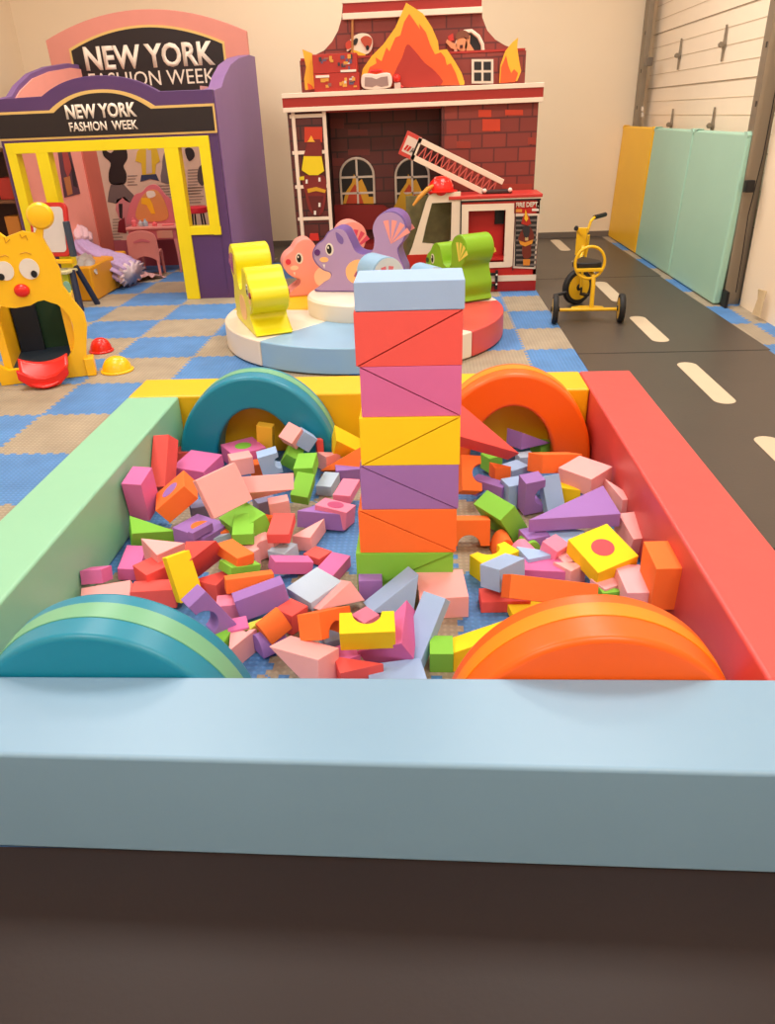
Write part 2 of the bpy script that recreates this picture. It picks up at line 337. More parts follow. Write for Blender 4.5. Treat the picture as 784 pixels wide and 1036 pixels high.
BLOCKS=[
('magenta brick standing on end against the mint beam', 'magenta', 'box', [0.0874, 0.1305, 0.195], [-1.2346, 2.8037, 0.176], [-0.0206, 0.0361, 0.9956, 0.084]),
('tall red foam post leaning on the mint beam', 'red', 'box', [0.0804, 0.0984, 0.2539], [-1.2399, 3.137, 0.1672], [0.0273, 0.0751, 0.9369, -0.3404]),
('dark red brick lying by the teal arch foot', 'red', 'box', [0.1754, 0.0877, 0.0877], [-1.2415, 3.4775, 0.05], [0.9976, 0.0, 0.0, 0.0698]),
('magenta square slab tilted beside the teal arch', 'magenta', 'box', [0.1812, 0.1744, 0.0631], [-1.1154, 3.25, 0.0991], [-0.0013, -0.1586, -0.9858, -0.0548]),
('salmon square slab tipped up flat towards the viewer', 'salmon', 'box', [0.1687, 0.178, 0.0526], [-0.8212, 2.6383, 0.27], [-0.4535, 0.3239, 0.7784, 0.289]),
('orange slab with a purple round plug', 'orange', 'plugbox_purple', [0.1654, 0.1684, 0.0841], [-1.0803, 2.805, 0.1609], [-0.3024, 0.1404, -0.9417, -0.0451]),
('purple slab with an orange round plug', 'purple', 'plugbox_orange', [0.1826, 0.149, 0.0667], [-0.9449, 2.6567, 0.0632], [-0.0114, 0.2482, 0.9685, -0.0147]),
('large green wedge under the salmon slab', 'green', 'box', [0.1853, 0.1361, 0.0898], [-0.7513, 2.6543, 0.1025], [-0.0931, -0.4211, -0.8974, -0.0932]),
('bright green brick lying on the orange piece, left heap', 'green', 'box', [0.0847, 0.1733, 0.05], [-0.7386, 2.5733, 0.1278], [-0.0272, -0.0895, 0.9956, 0.0068]),
('magenta slab with a green round plug inside the teal arch', 'magenta', 'plugbox_green', [0.1754, 0.1754, 0.0877], [-0.9237, 3.4156, 0.09], [0.9537, 0.0, 0.0, 0.3007]),
('salmon chip behind the tipped salmon slab', 'salmon', 'box', [0.1052, 0.0877, 0.0877], [-0.8942, 3.2285, 0.12], [0.9763, 0.0, 0.0, 0.2164]),
('pale blue half round piece behind the tipped salmon slab', 'blue', 'halfcyl', [0.0877, 0.0877, 0.0877], [-0.9033, 3.2753, 0.05], [0.9962, 0.0, 0.0, 0.0872]),
('small orange cube peeping out in front of the green plug slab', 'orange', 'box', [0.0702, 0.0702, 0.0702], [-0.8471, 3.2987, 0.06], [0.9848, 0.0, 0.0, 0.1736]),
('long salmon wedge pointing right at the heap centre', 'salmon', 'wedge', [0.2342, 0.1294, 0.0738], [-0.707, 2.7956, 0.2083], [-0.9332, 0.3581, 0.0307, -0.0046]),
('amber yellow slab standing upright in the teal arch', 'amber', 'box', [0.0831, 0.0438, 0.1409], [-0.8166, 3.4787, 0.1572], [-0.0607, 0.0612, 0.9934, 0.0762]),
('salmon half of the two-tone pair under the teal arch', 'salmon', 'box', [0.0884, 0.0914, 0.0703], [-0.6545, 3.3655, 0.2058], [-0.0116, 0.3028, 0.8828, 0.359]),
('pale blue half of the two-tone pair under the teal arch', 'blue', 'box', [0.084, 0.0803, 0.0708], [-0.5994, 3.3821, 0.1771], [-0.3861, 0.0999, 0.694, 0.5994]),
('pale blue notched block leaning in the teal arch', 'blue', 'arch', [0.1089, 0.0971, 0.0816], [-0.7468, 3.2011, 0.1392], [0.4788, -0.597, 0.3728, 0.5247]),
('dark green brick tipped behind the bright green ones', 'green', 'box', [0.0762, 0.1248, 0.0877], [-0.6617, 3.3723, 0.1037], [0.288, -0.042, -0.9387, -0.1849]),
('upper bright green brick below the two-tone pair', 'green', 'box', [0.0926, 0.1444, 0.0659], [-0.5644, 3.1598, 0.1322], [-0.0269, -0.0161, -0.9982, -0.0515]),
('lower bright green brick standing askew by the long salmon wedge', 'green', 'box', [0.082, 0.1319, 0.0614], [-0.5537, 2.9664, 0.1133], [0.0636, -0.067, -0.9647, -0.2464]),
('white-blue brick left of the tower', 'white', 'box', [0.0757, 0.1374, 0.0541], [-0.4671, 3.173, 0.0322], [-0.004, -0.1022, -0.994, -0.0392]),
('pink brick touching the left side of the purple tower level', 'pink', 'box', [0.0827, 0.161, 0.0398], [-0.3586, 2.9989, 0.082], [-0.011, -0.1004, -0.9947, -0.0197]),
('pink slab with a half round notch left of the tower', 'pink', 'plugbox_darkpink', [0.1516, 0.101, 0.0836], [-0.3974, 2.8307, 0.0544], [0.0536, -0.1678, -0.9826, 0.0587]),
('purple wedge in front of the notched pink slab', 'purple', 'wedge', [0.1778, 0.1132, 0.0757], [-0.4653, 2.8032, 0.0465], [0.0942, 0.9446, -0.3142, -0.0095]),
('red brick at the centre of the left heap', 'red', 'box', [0.0904, 0.1669, 0.0427], [-0.5856, 2.5838, 0.1243], [0.0039, 0.0057, -0.9999, -0.0158]),
('salmon wedge on the blue carpet left of the tower', 'salmon', 'wedge', [0.083, 0.1632, 0.069], [-0.4859, 2.6552, 0.0374], [0.0128, 0.1281, 0.9916, 0.0153]),
('white-blue cube at the centre of the left heap', 'white', 'box', [0.0854, 0.0915, 0.0604], [-0.5777, 2.5325, 0.0336], [0.0391, 0.2338, 0.9714, -0.0098]),
('long magenta brick in front of the white-blue cube', 'magenta', 'box', [0.1612, 0.0666, 0.0526], [-0.5284, 2.4213, 0.0509], [-0.9585, 0.072, -0.1333, -0.2417]),
('small flat red block on the blue carpet', 'red', 'box', [0.0838, 0.0839, 0.0312], [-0.439, 2.5377, 0.0192], [0.0034, -0.2692, -0.9623, 0.038]),
('magenta brick on the blue carpet left of the tower', 'magenta', 'box', [0.0845, 0.15, 0.049], [-0.3656, 2.4319, 0.0256], [-0.0015, -0.1848, -0.9828, -0.0077]),
('pale blue square slab in the front left heap', 'white', 'box', [0.1395, 0.1508, 0.0414], [-0.4056, 2.2202, 0.0748], [-0.0179, -0.361, -0.9303, -0.062]),
('salmon prism leaning on the pale blue square slab', 'salmon', 'wedge', [0.1532, 0.09, 0.1026], [-0.3103, 2.1752, 0.0737], [-0.396, 0.0465, -0.5315, 0.7473]),
('red cube in the front left heap', 'red', 'box', [0.0795, 0.0841, 0.0811], [-0.4733, 2.0907, 0.0448], [-0.0277, 0.2829, 0.9583, -0.0304]),
('orange arch block standing in the front left heap', 'orange', 'arch', [0.1781, 0.0872, 0.0883], [-0.3317, 1.9546, 0.1191], [-0.7666, -0.3888, -0.415, -0.2981]),
('orange half round block beside the red cube', 'orange', 'halfcyl', [0.0789, 0.0789, 0.0877], [-0.5141, 1.9637, 0.11], [0.8925, 0.1574, -0.0734, -0.4162]),
('purple half round block under the orange half round one', 'purple', 'halfcyl', [0.0877, 0.0702, 0.0965], [-0.5304, 1.9624, 0.0492], [0.9063, 0.0, 0.0, -0.4226]),
('large salmon wedge hanging over the front carpet', 'salmon', 'wedge', [0.1955, 0.1253, 0.1089], [-0.3586, 1.7996, 0.0865], [0.1587, -0.1973, -0.5793, 0.7748]),
('yellow arch block with its notch up', 'yellow', 'arch', [0.1723, 0.0813, 0.0875], [-0.185, 1.8555, 0.1656], [-0.0395, 0.0089, -0.1394, 0.9894]),
('red wedge beside the front beam below the yellow arch', 'red', 'wedge', [0.1403, 0.0877, 0.0877], [-0.2317, 1.7865, 0.0449], [0.9848, 0.0, 0.0, 0.1736]),
('dark magenta cube under the yellow arch', 'magenta', 'box', [0.0789, 0.0789, 0.0702], [-0.2647, 1.868, 0.0361], [0.9659, 0.0, 0.0, 0.2588]),
('pale blue cube hidden behind the yellow arch', 'blue', 'box', [0.0877, 0.0877, 0.0702], [-0.3109, 1.9695, 0.0361], [0.9848, 0.0, 0.0, 0.1736]),
('purple cube at the foot of the tower', 'purple', 'box', [0.0877, 0.0877, 0.0877], [-0.207, 2.2932, 0.045], [0.9994, 0.0, 0.0, 0.0349]),
('blue-grey wedge leaning at the foot of the tower', 'blue', 'wedge', [0.1564, 0.1434, 0.1164], [-0.1061, 2.1747, 0.0765], [-0.1786, -0.0438, 0.7958, 0.577]),
('big salmon slab lying in front of the tower', 'salmon', 'box', [0.1738, 0.1767, 0.0891], [0.0561, 2.2285, 0.0456], [-0.0037, 0.0388, -0.9992, -0.0016]),
('long pale blue plank leaning on the big salmon slab', 'blue', 'box', [0.0876, 0.2434, 0.0395], [-0.0108, 1.94, 0.1004], [-0.1341, -0.2665, -0.889, -0.3475]),
('magenta wedge under the yellow arch', 'magenta', 'wedge', [0.1612, 0.1704, 0.0908], [-0.1029, 1.8996, 0.0976], [0.2066, 0.0763, 0.965, 0.1426]),
('pink cube seen through the notch of the yellow arch', 'pink', 'box', [0.0702, 0.0702, 0.0702], [-0.2102, 2.0629, 0.04], [0.9239, 0.0, 0.0, 0.3827]),
('pale grey-blue slab touching the front beam', 'blue', 'box', [0.1754, 0.1403, 0.0526], [-0.0921, 1.7728, 0.03], [0.9945, 0.0, 0.0, 0.1045]),
('green cube at the front beam beside the orange arch', 'green', 'box', [0.075, 0.0884, 0.0789], [0.0468, 1.8844, 0.0501], [0.0003, -0.0023, -0.6472, -0.7623]),
('long yellow plank tucked behind the orange arch', 'yellow', 'box', [0.3508, 0.0702, 0.0789], [0.2239, 1.9664, 0.0405], [0.9703, 0.0, 0.0, 0.2419]),
('green wedge under the standing magenta brick', 'green', 'wedge', [0.1754, 0.1052, 0.0877], [-1.1773, 2.6295, 0.0745], [0.9611, 0.1503, 0.1212, 0.1976]),
('magenta brick lying near the mint beam', 'magenta', 'box', [0.0821, 0.1739, 0.0543], [-1.1799, 2.4663, 0.0349], [0.0701, 0.0664, -0.9953, -0.008]),
('salmon wedge with a pointed top beside the green wedge', 'salmon', 'wedge', [0.1288, 0.1197, 0.1034], [-1.0244, 2.3995, 0.1096], [0.0754, -0.3835, -0.9189, -0.0538]),
('small magenta block against the mint beam', 'magenta', 'box', [0.0833, 0.0917, 0.0537], [-1.244, 2.283, 0.0957], [-0.0388, 0.0081, -0.9784, 0.203]),
('salmon plank touching the back of the front teal arch', 'salmon', 'box', [0.1816, 0.0616, 0.0795], [-1.1742, 2.1968, 0.0544], [0.0807, -0.0503, 0.8585, -0.5039]),
('red brick behind the front teal arch', 'red', 'box', [0.1606, 0.0877, 0.0773], [-1.0068, 2.2248, 0.0468], [-0.0183, -0.0873, 0.9945, -0.0553]),
('red cube wedged behind the red brick', 'red', 'box', [0.1052, 0.1052, 0.1052], [-1.0428, 2.3277, 0.06], [0.9135, 0.0, 0.0, 0.4067]),
('red prism with a dark front under the orange brick', 'red', 'wedge', [0.1139, 0.0943, 0.1725], [-0.8465, 2.328, 0.1481], [-0.3421, 0.9393, 0.023, -0.0082]),
('orange brick lying high in the left heap', 'orange', 'box', [0.0771, 0.1454, 0.0432], [-0.7227, 2.3482, 0.1489], [0.9125, -0.0092, 0.0745, 0.4021]),
('thin green slab below the orange brick', 'green', 'box', [0.0853, 0.1319, 0.0351], [-0.7016, 2.3203, 0.1081], [0.0462, -0.3699, -0.9147, 0.1562]),
('orange plank lying over the red block', 'orange', 'box', [0.1734, 0.0509, 0.0543], [-0.639, 2.2031, 0.1176], [-0.0215, -0.1884, 0.9751, -0.1149]),
('red block under the orange plank', 'red', 'wedge', [0.1316, 0.1052, 0.0877], [-0.7861, 2.2678, 0.05], [0.8192, 0.0, 0.0, 0.5736]),
('yellow brick tipped in front of the red prism', 'yellow', 'box', [0.0894, 0.1729, 0.0526], [-0.8877, 2.2198, 0.1304], [-0.1941, -0.2857, 0.788, 0.5097]),
('purple arch block lying tipped by the front teal arch', 'purple', 'arch', [0.18, 0.074, 0.0705], [-0.7194, 1.9635, 0.1575], [-0.5219, 0.1585, 0.7223, 0.4252]),
('purple slab in the front left heap', 'purple', 'box', [0.1826, 0.0875, 0.0702], [-0.5855, 2.1349, 0.0912], [0.7145, 0.6658, 0.0775, 0.2006]),
('pink cube between the purple arch block and the purple slab', 'pink', 'box', [0.0877, 0.0702, 0.0877], [-0.7021, 2.1311, 0.0449], [0.9962, 0.0, 0.0, 0.0872]),
('green wedge peeping over the rim of the front teal arch', 'green', 'wedge', [0.1052, 0.0877, 0.0877], [-0.6736, 1.9396, 0.05], [0.866, 0.0, 0.0, -0.5]),
('salmon cube beside the front teal arch', 'salmon', 'wedge', [0.1052, 0.0877, 0.0877], [-0.6195, 1.9202, 0.045], [0.766, 0.0, 0.0, -0.6428]),
('yellow-green wedge next to the purple half round block', 'lime', 'wedge', [0.1052, 0.0526, 0.0877], [-0.596, 1.9836, 0.045], [0.866, 0.0, 0.0, 0.5]),
('magenta chip between two green wedges', 'magenta', 'box', [0.0702, 0.0702, 0.0526], [-0.6372, 1.9835, 0.07], [0.9848, 0.0, 0.0, 0.1736]),
('lilac bar lying on the orange plug', 'purple', 'box', [0.1052, 0.0307, 0.0351], [-0.918, 2.5722, 0.12], [0.887, 0.0, 0.0, 0.4617]),
('grey-blue cube under the long salmon wedge', 'slate', 'box', [0.0877, 0.0877, 0.0877], [-0.7278, 2.9253, 0.045], [0.9659, 0.0, 0.0, 0.2588]),
('salmon brick below the long salmon wedge', 'salmon', 'box', [0.0873, 0.051, 0.0806], [-0.6352, 2.8052, 0.1043], [0.0134, -0.1563, 0.985, 0.0725]),
('orange wedge right of the bright green brick', 'orange', 'wedge', [0.1052, 0.0877, 0.0877], [-0.701, 2.7425, 0.05], [0.9848, 0.0, 0.0, 0.1736]),
('salmon arch piece beside the white-blue cube', 'salmon', 'arch', [0.1403, 0.0877, 0.0877], [-0.6722, 2.5298, 0.05], [0.887, 0.0, 0.0, 0.4617]),
('pale blue cube beneath the orange brick', 'white', 'box', [0.0877, 0.0877, 0.0702], [-0.871, 2.6504, 0.0361], [0.9397, 0.0, 0.0, 0.342]),
('small orange block beneath the bright green brick', 'orange', 'box', [0.0877, 0.0877, 0.0702], [-0.8463, 2.6764, 0.045], [0.9914, 0.0, 0.0, 0.1305]),
('grey-blue chip behind the purple plugged slab', 'slate', 'box', [0.0789, 0.0789, 0.0789], [-1.0178, 2.8829, 0.045], [0.9763, 0.0, 0.0, 0.2164]),
('grey cube between bright green brick and salmon arch', 'slate', 'box', [0.0877, 0.0877, 0.0702], [-0.7251, 2.5609, 0.0361], [0.9962, 0.0, 0.0, 0.0872]),
('yellow wedge standing left of the tower', 'yellow', 'wedge', [0.1899, 0.1545, 0.0939], [-0.4045, 3.4359, 0.1271], [-0.4686, -0.8708, -0.1483, -0.0143]),
('big orange wedge behind the tower, pointing left', 'orange', 'wedge', [0.3953, 0.2031, 0.0706], [-0.2609, 3.3284, 0.1066], [0.0874, 0.047, 0.8706, 0.4819]),
('orange wedge tip behind the yellow wedge', 'orange', 'wedge', [0.1316, 0.0877, 0.0877], [-0.3812, 3.6698, 0.08], [1.0, 0.0, 0.0, 0.0]),
('thin red wedge at the right foot of the rear teal arch', 'red', 'wedge', [0.0351, 0.1052, 0.1579], [-0.5468, 3.4512, 0.08], [0.9848, 0.0, 0.0, 0.1736]),
('salmon chip between the green bricks and the yellow wedge', 'salmon', 'wedge', [0.0877, 0.0877, 0.0877], [-0.4912, 3.3933, 0.05], [0.9397, 0.0, 0.0, 0.342]),
('purple brick low behind the tower', 'purple', 'box', [0.1403, 0.0877, 0.0702], [-0.3721, 3.2907, 0.0361], [0.9962, 0.0, 0.0, 0.0872]),
('big red wedge sliding off the tower to the right', 'red', 'wedge', [0.4357, 0.217, 0.0876], [0.1655, 3.1088, 0.3389], [0.8978, 0.3436, 0.261, 0.0881]),
('orange arch block on end at the right of the tower', 'orange', 'arch', [0.1641, 0.0956, 0.0878], [0.1939, 3.0313, 0.1395], [0.2023, -0.685, 0.5695, 0.4069]),
('small green cube beneath the big red wedge', 'green', 'box', [0.0789, 0.0789, 0.0789], [0.3271, 3.3475, 0.06], [0.9659, 0.0, 0.0, 0.2588]),
('purple wedge standing inside the rear orange arch', 'purple', 'wedge', [0.2054, 0.0882, 0.1086], [0.5002, 3.4819, 0.1198], [0.7052, 0.6362, 0.2404, 0.2002]),
('orange brick below the rear orange arch', 'orange', 'box', [0.1092, 0.2271, 0.0861], [0.599, 3.1455, 0.1439], [0.0629, 0.5014, 0.8489, -0.1545]),
('salmon slab against the red beam', 'salmon', 'box', [0.1744, 0.161, 0.0864], [0.7166, 3.0352, 0.1284], [0.0084, 0.3865, 0.922, 0.0229]),
('purple arch block lying right of the tower', 'purple', 'arch', [0.1608, 0.0812, 0.0703], [0.2928, 3.0413, 0.0638], [-0.186, -0.223, -0.6936, -0.6592]),
('small orange wedge on the purple arch block', 'orange', 'wedge', [0.0789, 0.0789, 0.0702], [0.3383, 3.1163, 0.11], [0.9914, 0.0, 0.0, 0.1305]),
('pale blue cube behind the upright purple arch block', 'blue', 'box', [0.1052, 0.0877, 0.0877], [0.4234, 3.2084, 0.06], [0.9537, 0.0, 0.0, 0.3007]),
('pale blue brick between the two purple arch blocks', 'blue', 'box', [0.0877, 0.0877, 0.1228], [0.3957, 2.9963, 0.0624], [0.9848, 0.0, 0.0, 0.1736]),
('purple arch block standing on end', 'purple', 'arch', [0.1695, 0.0921, 0.0758], [0.464, 2.9191, 0.1003], [-0.4559, 0.5457, -0.3751, -0.5947]),
('pale blue plank leaning behind the big purple wedge', 'blue', 'box', [0.0877, 0.0439, 0.1754], [0.555, 2.9236, 0.0879], [0.9513, -0.2549, -0.0449, 0.1677]),
('small yellow wedge under the salmon slab', 'yellow', 'wedge', [0.1052, 0.0877, 0.0789], [0.6296, 2.9961, 0.06], [0.9848, 0.0, 0.0, -0.1736]),
('pale blue chip beside the orange brick', 'white', 'box', [0.0789, 0.0702, 0.0702], [0.4958, 3.3763, 0.05], [0.9914, 0.0, 0.0, 0.1305]),
('green chip at the foot of the rear orange arch', 'green', 'wedge', [0.0877, 0.0877, 0.0702], [0.6025, 3.5457, 0.05], [0.9659, 0.0, 0.0, 0.2588]),
('bright green brick tilted right of the tower', 'green', 'box', [0.1786, 0.085, 0.1622], [0.3144, 2.7109, 0.0982], [0.1336, 0.4548, 0.8482, 0.2364]),
('very large purple wedge on top of the right heap', 'purple', 'wedge', [0.3644, 0.2401, 0.0583], [0.6434, 2.6721, 0.1392], [-0.0117, 0.0382, -0.9991, -0.0151]),
('salmon wedge along the red beam behind the large purple wedge', 'salmon', 'wedge', [0.0614, 0.2105, 0.0877], [0.829, 2.8389, 0.1], [0.9976, 0.0, 0.0, 0.0698]),
('salmon brick along the red beam above the orange slab', 'salmon', 'box', [0.0877, 0.1491, 0.0877], [0.8309, 2.6037, 0.08], [0.986, 0.1298, 0.0136, 0.1036]),
('yellow slab with a red round plug', 'yellow', 'plugbox_crimson', [0.1875, 0.1738, 0.0747], [0.6482, 2.3605, 0.13], [0.0562, -0.5274, -0.8379, -0.1291]),
('pale pink brick beside the plugged yellow slab', 'palepink', 'box', [0.0891, 0.1675, 0.0878], [0.7288, 2.2146, 0.0784], [-0.9996, -0.0235, 0.0043, -0.0143]),
('large orange slab standing against the red beam', 'orange', 'box', [0.0873, 0.1659, 0.1729], [0.8037, 2.177, 0.1587], [0.9996, 0.024, -0.0146, -0.0003]),
('pale pink chip in front of the plugged yellow slab', 'palepink', 'box', [0.0789, 0.0789, 0.0789], [0.6479, 2.2589, 0.0405], [0.9659, 0.0, 0.0, 0.2588]),
('green chip at the top of the front orange arch', 'green', 'wedge', [0.0877, 0.0702, 0.0702], [0.6473, 2.2217, 0.0361], [0.9962, 0.0, 0.0, 0.0872]),
('orange arch bridge on the carpet right of the tower', 'orange', 'arch', [0.1724, 0.1097, 0.0807], [0.1752, 2.6518, 0.0665], [-0.0091, -0.0046, 0.7946, 0.607]),
('yellow arch block behind the pale blue cube', 'yellow', 'arch', [0.1754, 0.0877, 0.0877], [0.2645, 2.4418, 0.0449], [0.0, 0.9537, 0.3007, 0.0]),
('pale blue cube on a red block right of the tower', 'blue', 'box', [0.0885, 0.1471, 0.0878], [0.2774, 2.2687, 0.1116], [-0.0542, -0.3705, -0.9233, 0.0855]),
('red block under the pale blue cube', 'red', 'box', [0.1754, 0.0877, 0.0482], [0.2817, 2.2192, 0.0251], [0.9998, 0.0, 0.0, 0.0175]),
('long orange plank in front of the right heap', 'orange', 'box', [0.3155, 0.0881, 0.081], [0.4241, 2.1334, 0.1232], [0.0877, 0.0958, -0.9474, 0.2925]),
('magenta brick behind the long orange plank', 'magenta', 'box', [0.1754, 0.0877, 0.0702], [0.4401, 2.3708, 0.045], [0.999, 0.0, 0.0, -0.0436]),
('salmon chip at the right end of the magenta brick', 'salmon', 'wedge', [0.0877, 0.0877, 0.0877], [0.5342, 2.3424, 0.05], [0.9397, 0.0, 0.0, 0.342]),
('pink cube left of the plugged yellow slab', 'palepink', 'box', [0.0789, 0.0789, 0.0789], [0.5399, 2.4177, 0.05], [0.9848, 0.0, 0.0, 0.1736]),
('pink diamond-set block at the centre of the right heap', 'pink', 'box', [0.0737, 0.0838, 0.0614], [0.4927, 2.4547, 0.0972], [-0.1142, 0.3846, 0.9153, 0.0364]),
('pale blue wedge left of the pink diamond-set block', 'blue', 'wedge', [0.1403, 0.1052, 0.0702], [0.4177, 2.431, 0.06], [0.9848, 0.0, 0.0, 0.1736]),
('pale blue slab below the very large purple wedge', 'blue', 'box', [0.1754, 0.1228, 0.0702], [0.535, 2.5955, 0.05], [0.9763, 0.0, 0.0, -0.2164]),
('small purple block below the very large purple wedge', 'purple', 'box', [0.0965, 0.0877, 0.0702], [0.4346, 2.5875, 0.06], [0.9848, 0.0, 0.0, 0.1736]),
('pink half round block behind the pale blue cube', 'pink', 'halfcyl', [0.1052, 0.0877, 0.0877], [0.3888, 2.498, 0.05], [0.9848, 0.0, 0.0, 0.1736]),
('green half round block behind the pale blue cube', 'green', 'halfcyl', [0.0877, 0.0789, 0.0789], [0.4118, 2.558, 0.05], [0.9914, 0.0, 0.0, 0.1305]),
('orange half round block below the bright green brick', 'orange', 'halfcyl', [0.0877, 0.0877, 0.0877], [0.3124, 2.5831, 0.0448], [0.9962, 0.0, 0.0, 0.0872]),
('yellow brick under the long orange plank', 'yellow', 'box', [0.1403, 0.0877, 0.0351], [0.3611, 2.1719, 0.02], [0.9962, 0.0, 0.0, 0.0872])]
# ------------------------------------------------------------ foam blocks
GB = 'loose foam building blocks heaped in the pit'
def block_bm(shape, s):
    a, b, c = s; bm = bmesh.new()
    if shape == 'wedge':
        A = [(0, 0), (a, 0), (0, b)]; pts = [(x-a/3, y-b/3) for x, y in A]; aprism(bm, pts, -c/2, c/2, 'z')
    elif shape == 'arch':
        n = 14; r = min(a*.27, b*.72); pts = [(-a/2, -b/2)]
        pts += [(-r*cos(PI*k/n), -b/2+r*sin(PI*k/n)*min(1, .62*b/r)) for k in range(n+1)]
        pts += [(a/2, -b/2), (a/2, b/2), (-a/2, b/2)]; aprism(bm, pts, -c/2, c/2, 'z')
    elif shape == 'halfcyl':
        n = 16; pts = [(a/2*cos(PI*k/n), b*sin(PI*k/n)-b/2) for k in range(n+1)]; aprism(bm, pts, -c/2, c/2, 'z')
        bm.transform(Matrix.Rotation(PI/2, 4, 'X'))
    else: abox(bm, -a/2, a/2, -b/2, b/2, -c/2, c/2)
    return bm
KIND = {'box': 'foam_block', 'wedge': 'foam_wedge', 'arch': 'foam_arch_block', 'halfcyl': 'foam_half_cylinder', 'plugbox': 'foam_plug_slab'}
for lab_, colr, shape, size, loc, q in BLOCKS:
    sh = 'plugbox' if shape.startswith('plugbox') else shape
    o = mk(KIND[sh], block_bm(sh, size), FOAM[colr], bevel=.0022, seg=2)
    o.rotation_mode = 'QUATERNION'; o.rotation_quaternion = Quaternion(q); o.location = loc
    tag(o, lab_, 'foam block', GB)
    if sh == 'plugbox':
        pc = shape.split('_')[1]; a, b, c = size; bm = bmesh.new(); alathe(bm, [(.0415, -c/2-.0012), (.0415, c/2+.0012)], seg=36)
        if pc == 'darkpink': bm.free(); bm = bmesh.new(); alathe(bm, [(.036, -c/2-.0012), (.036, c/2+.0012)], seg=36)  # pink slab has an open hole; its shade is painted as this disc
        pl = mk('round_plug', bm, FOAM[pc], o, smooth=True); pl['label'] = pc.replace('crimson', 'red').replace('darkpink', 'dark pink hole shade painted as')+' round plug'
# tower
TW = [(-.257, .100, .0, .178, 'green', ('lower green wedge of the tower', 'upper green wedge of the tower'), 'up'),
      (-.240, .110, .178, .355, 'orange', ('lower orange wedge in the tower', 'upper orange wedge in the tower'), 'down'),
      (-.226, .115, .355, .529, 'purple', ('lower purple wedge in the tower', 'upper purple wedge in the tower'), 'down'),
      (-.219, .118, .529, .705, 'yellow', ('lower yellow wedge in the tower', 'upper yellow wedge in the tower'), 'up'),
      (-.209, .120, .705, .879, 'magenta', ('lower magenta wedge in the tower', 'upper magenta wedge in the tower'), 'down'),
      (-.219, .121, .879, 1.056, 'red', ('lower red wedge in the tower', 'upper red wedge in the tower'), 'up')]
TY0, TY1 = 2.30, 2.475
g_ = .0012
for i, (x0, x1, z0, z1, c, lbs, dr) in enumerate(TW):
    if dr == 'up': lo = [(x0+g_*3, z0), (x1, z0), (x1, z1-g_*2)]; hi = [(x0, z0+g_*2), (x1-g_*3, z1), (x0, z1)]
    else: lo = [(x0, z0), (x1-g_*3, z0), (x0, z1-g_*2)]; hi = [(x1, z0+g_*2), (x1, z1), (x0+g_*3, z1)]
    off = [.004, 0, .005, .0, .004, .0][i]
    for pts, lb, dy in ((lo, lbs[0], off), (hi, lbs[1], 0 if dr == 'down' else -.004)):
        pts = [(a, b-(.0 if b == z0 else .0006)) for a, b in pts]
        tag(prism('foam_wedge', pts, TY0+dy, TY1+dy, FOAM[c], bevel=.0022), 'large '+lb, 'foam block', 'foam blocks stacked in the tower')
tag(box('foam_block', -.214, .126, TY0-.004, TY1+.015, 1.0565, 1.147, FOAM['blue'], bevel=.004), 'pale blue foam brick lying on top of the tower', 'foam block', 'foam blocks stacked in the tower')

# ------------------------------------------------------------ soft carousel
CC = Vector((-.485, 6.05, 0))
car = empty('soft_carousel', CC, 'round soft play carousel with coloured pie segments and raised cream hub', 'carousel')
cols = [('cream', V_WHITE), ('sky blue', V_SKY), ('cream', V_WHITE), ('coral red', V_RED), ('cream', V_WHITE), ('green', V_GRN), ('cream', V_WHITE), ('yellow', V_YEL)]
def ang(px, py): v = onZ(px, py, .2)-CC; return math.degrees(math.atan2(v.y, v.x)) % 360
a1, a2, a3 = ang(262, 345), ang(470, 341)-0, ang(487, 333)
cuts = [a1, ang(450, 345), ang(483, 338)]
segs = [(a1-58, a1, 0), (a1, 292, 1), (292, 318, 0), (318, 372, 3), (372, 404, 0), (404, 452, 5), (452, 484, 0), (484, 360+a1-58, 7)]
for s0, s1, ci in segs:
    if s1 <= s0: continue
    n = max(3, int((s1-s0)/4)); g = .12
    pts = [(.40*cos(R(s1-(s1-s0)*k/n)), .40*sin(R(s1-(s1-s0)*k/n))) for k in range(n+1)]
    pts = [(1.125*cos(R(s0+g+(s1-s0-2*g)*k/n)), 1.125*sin(R(s0+g+(s1-s0-2*g)*k/n))) for k in range(n+1)] + pts
    o = prism('deck_segment', pts, .01, .2, cols[ci][1], car, axis='z', bevel=.012, seg=3); o['label'] = cols[ci][0]+' deck segment'
lathe('turning_base', [(1.09, .001), (1.10, .0095)], BLK, car, seg=64)
lathe('hub', [(.45, .2), (.455, .21), (.455, .325), (.44, .342), (.41, .345)], V_WHITE, car, seg=64)
prof = [(.38,0),(.37,.05),(.285,.11),(.275,.16),(.345,.19),(.405,.25),(.425,.32),(.39,.39),(.32,.44),(.27,.50),(.20,.53),(.13,.51),(.08,.42),(.04,.34),(-.04,.31),(-.11,.34),(-.135,.43),(-.125,.54),(-.18,.63),(-.28,.66),(-.37,.62),(-.41,.53),(-.385,.43),(-.335,.36),(-.35,.28),(-.39,.18),(-.37,.07),(-.33,0)]
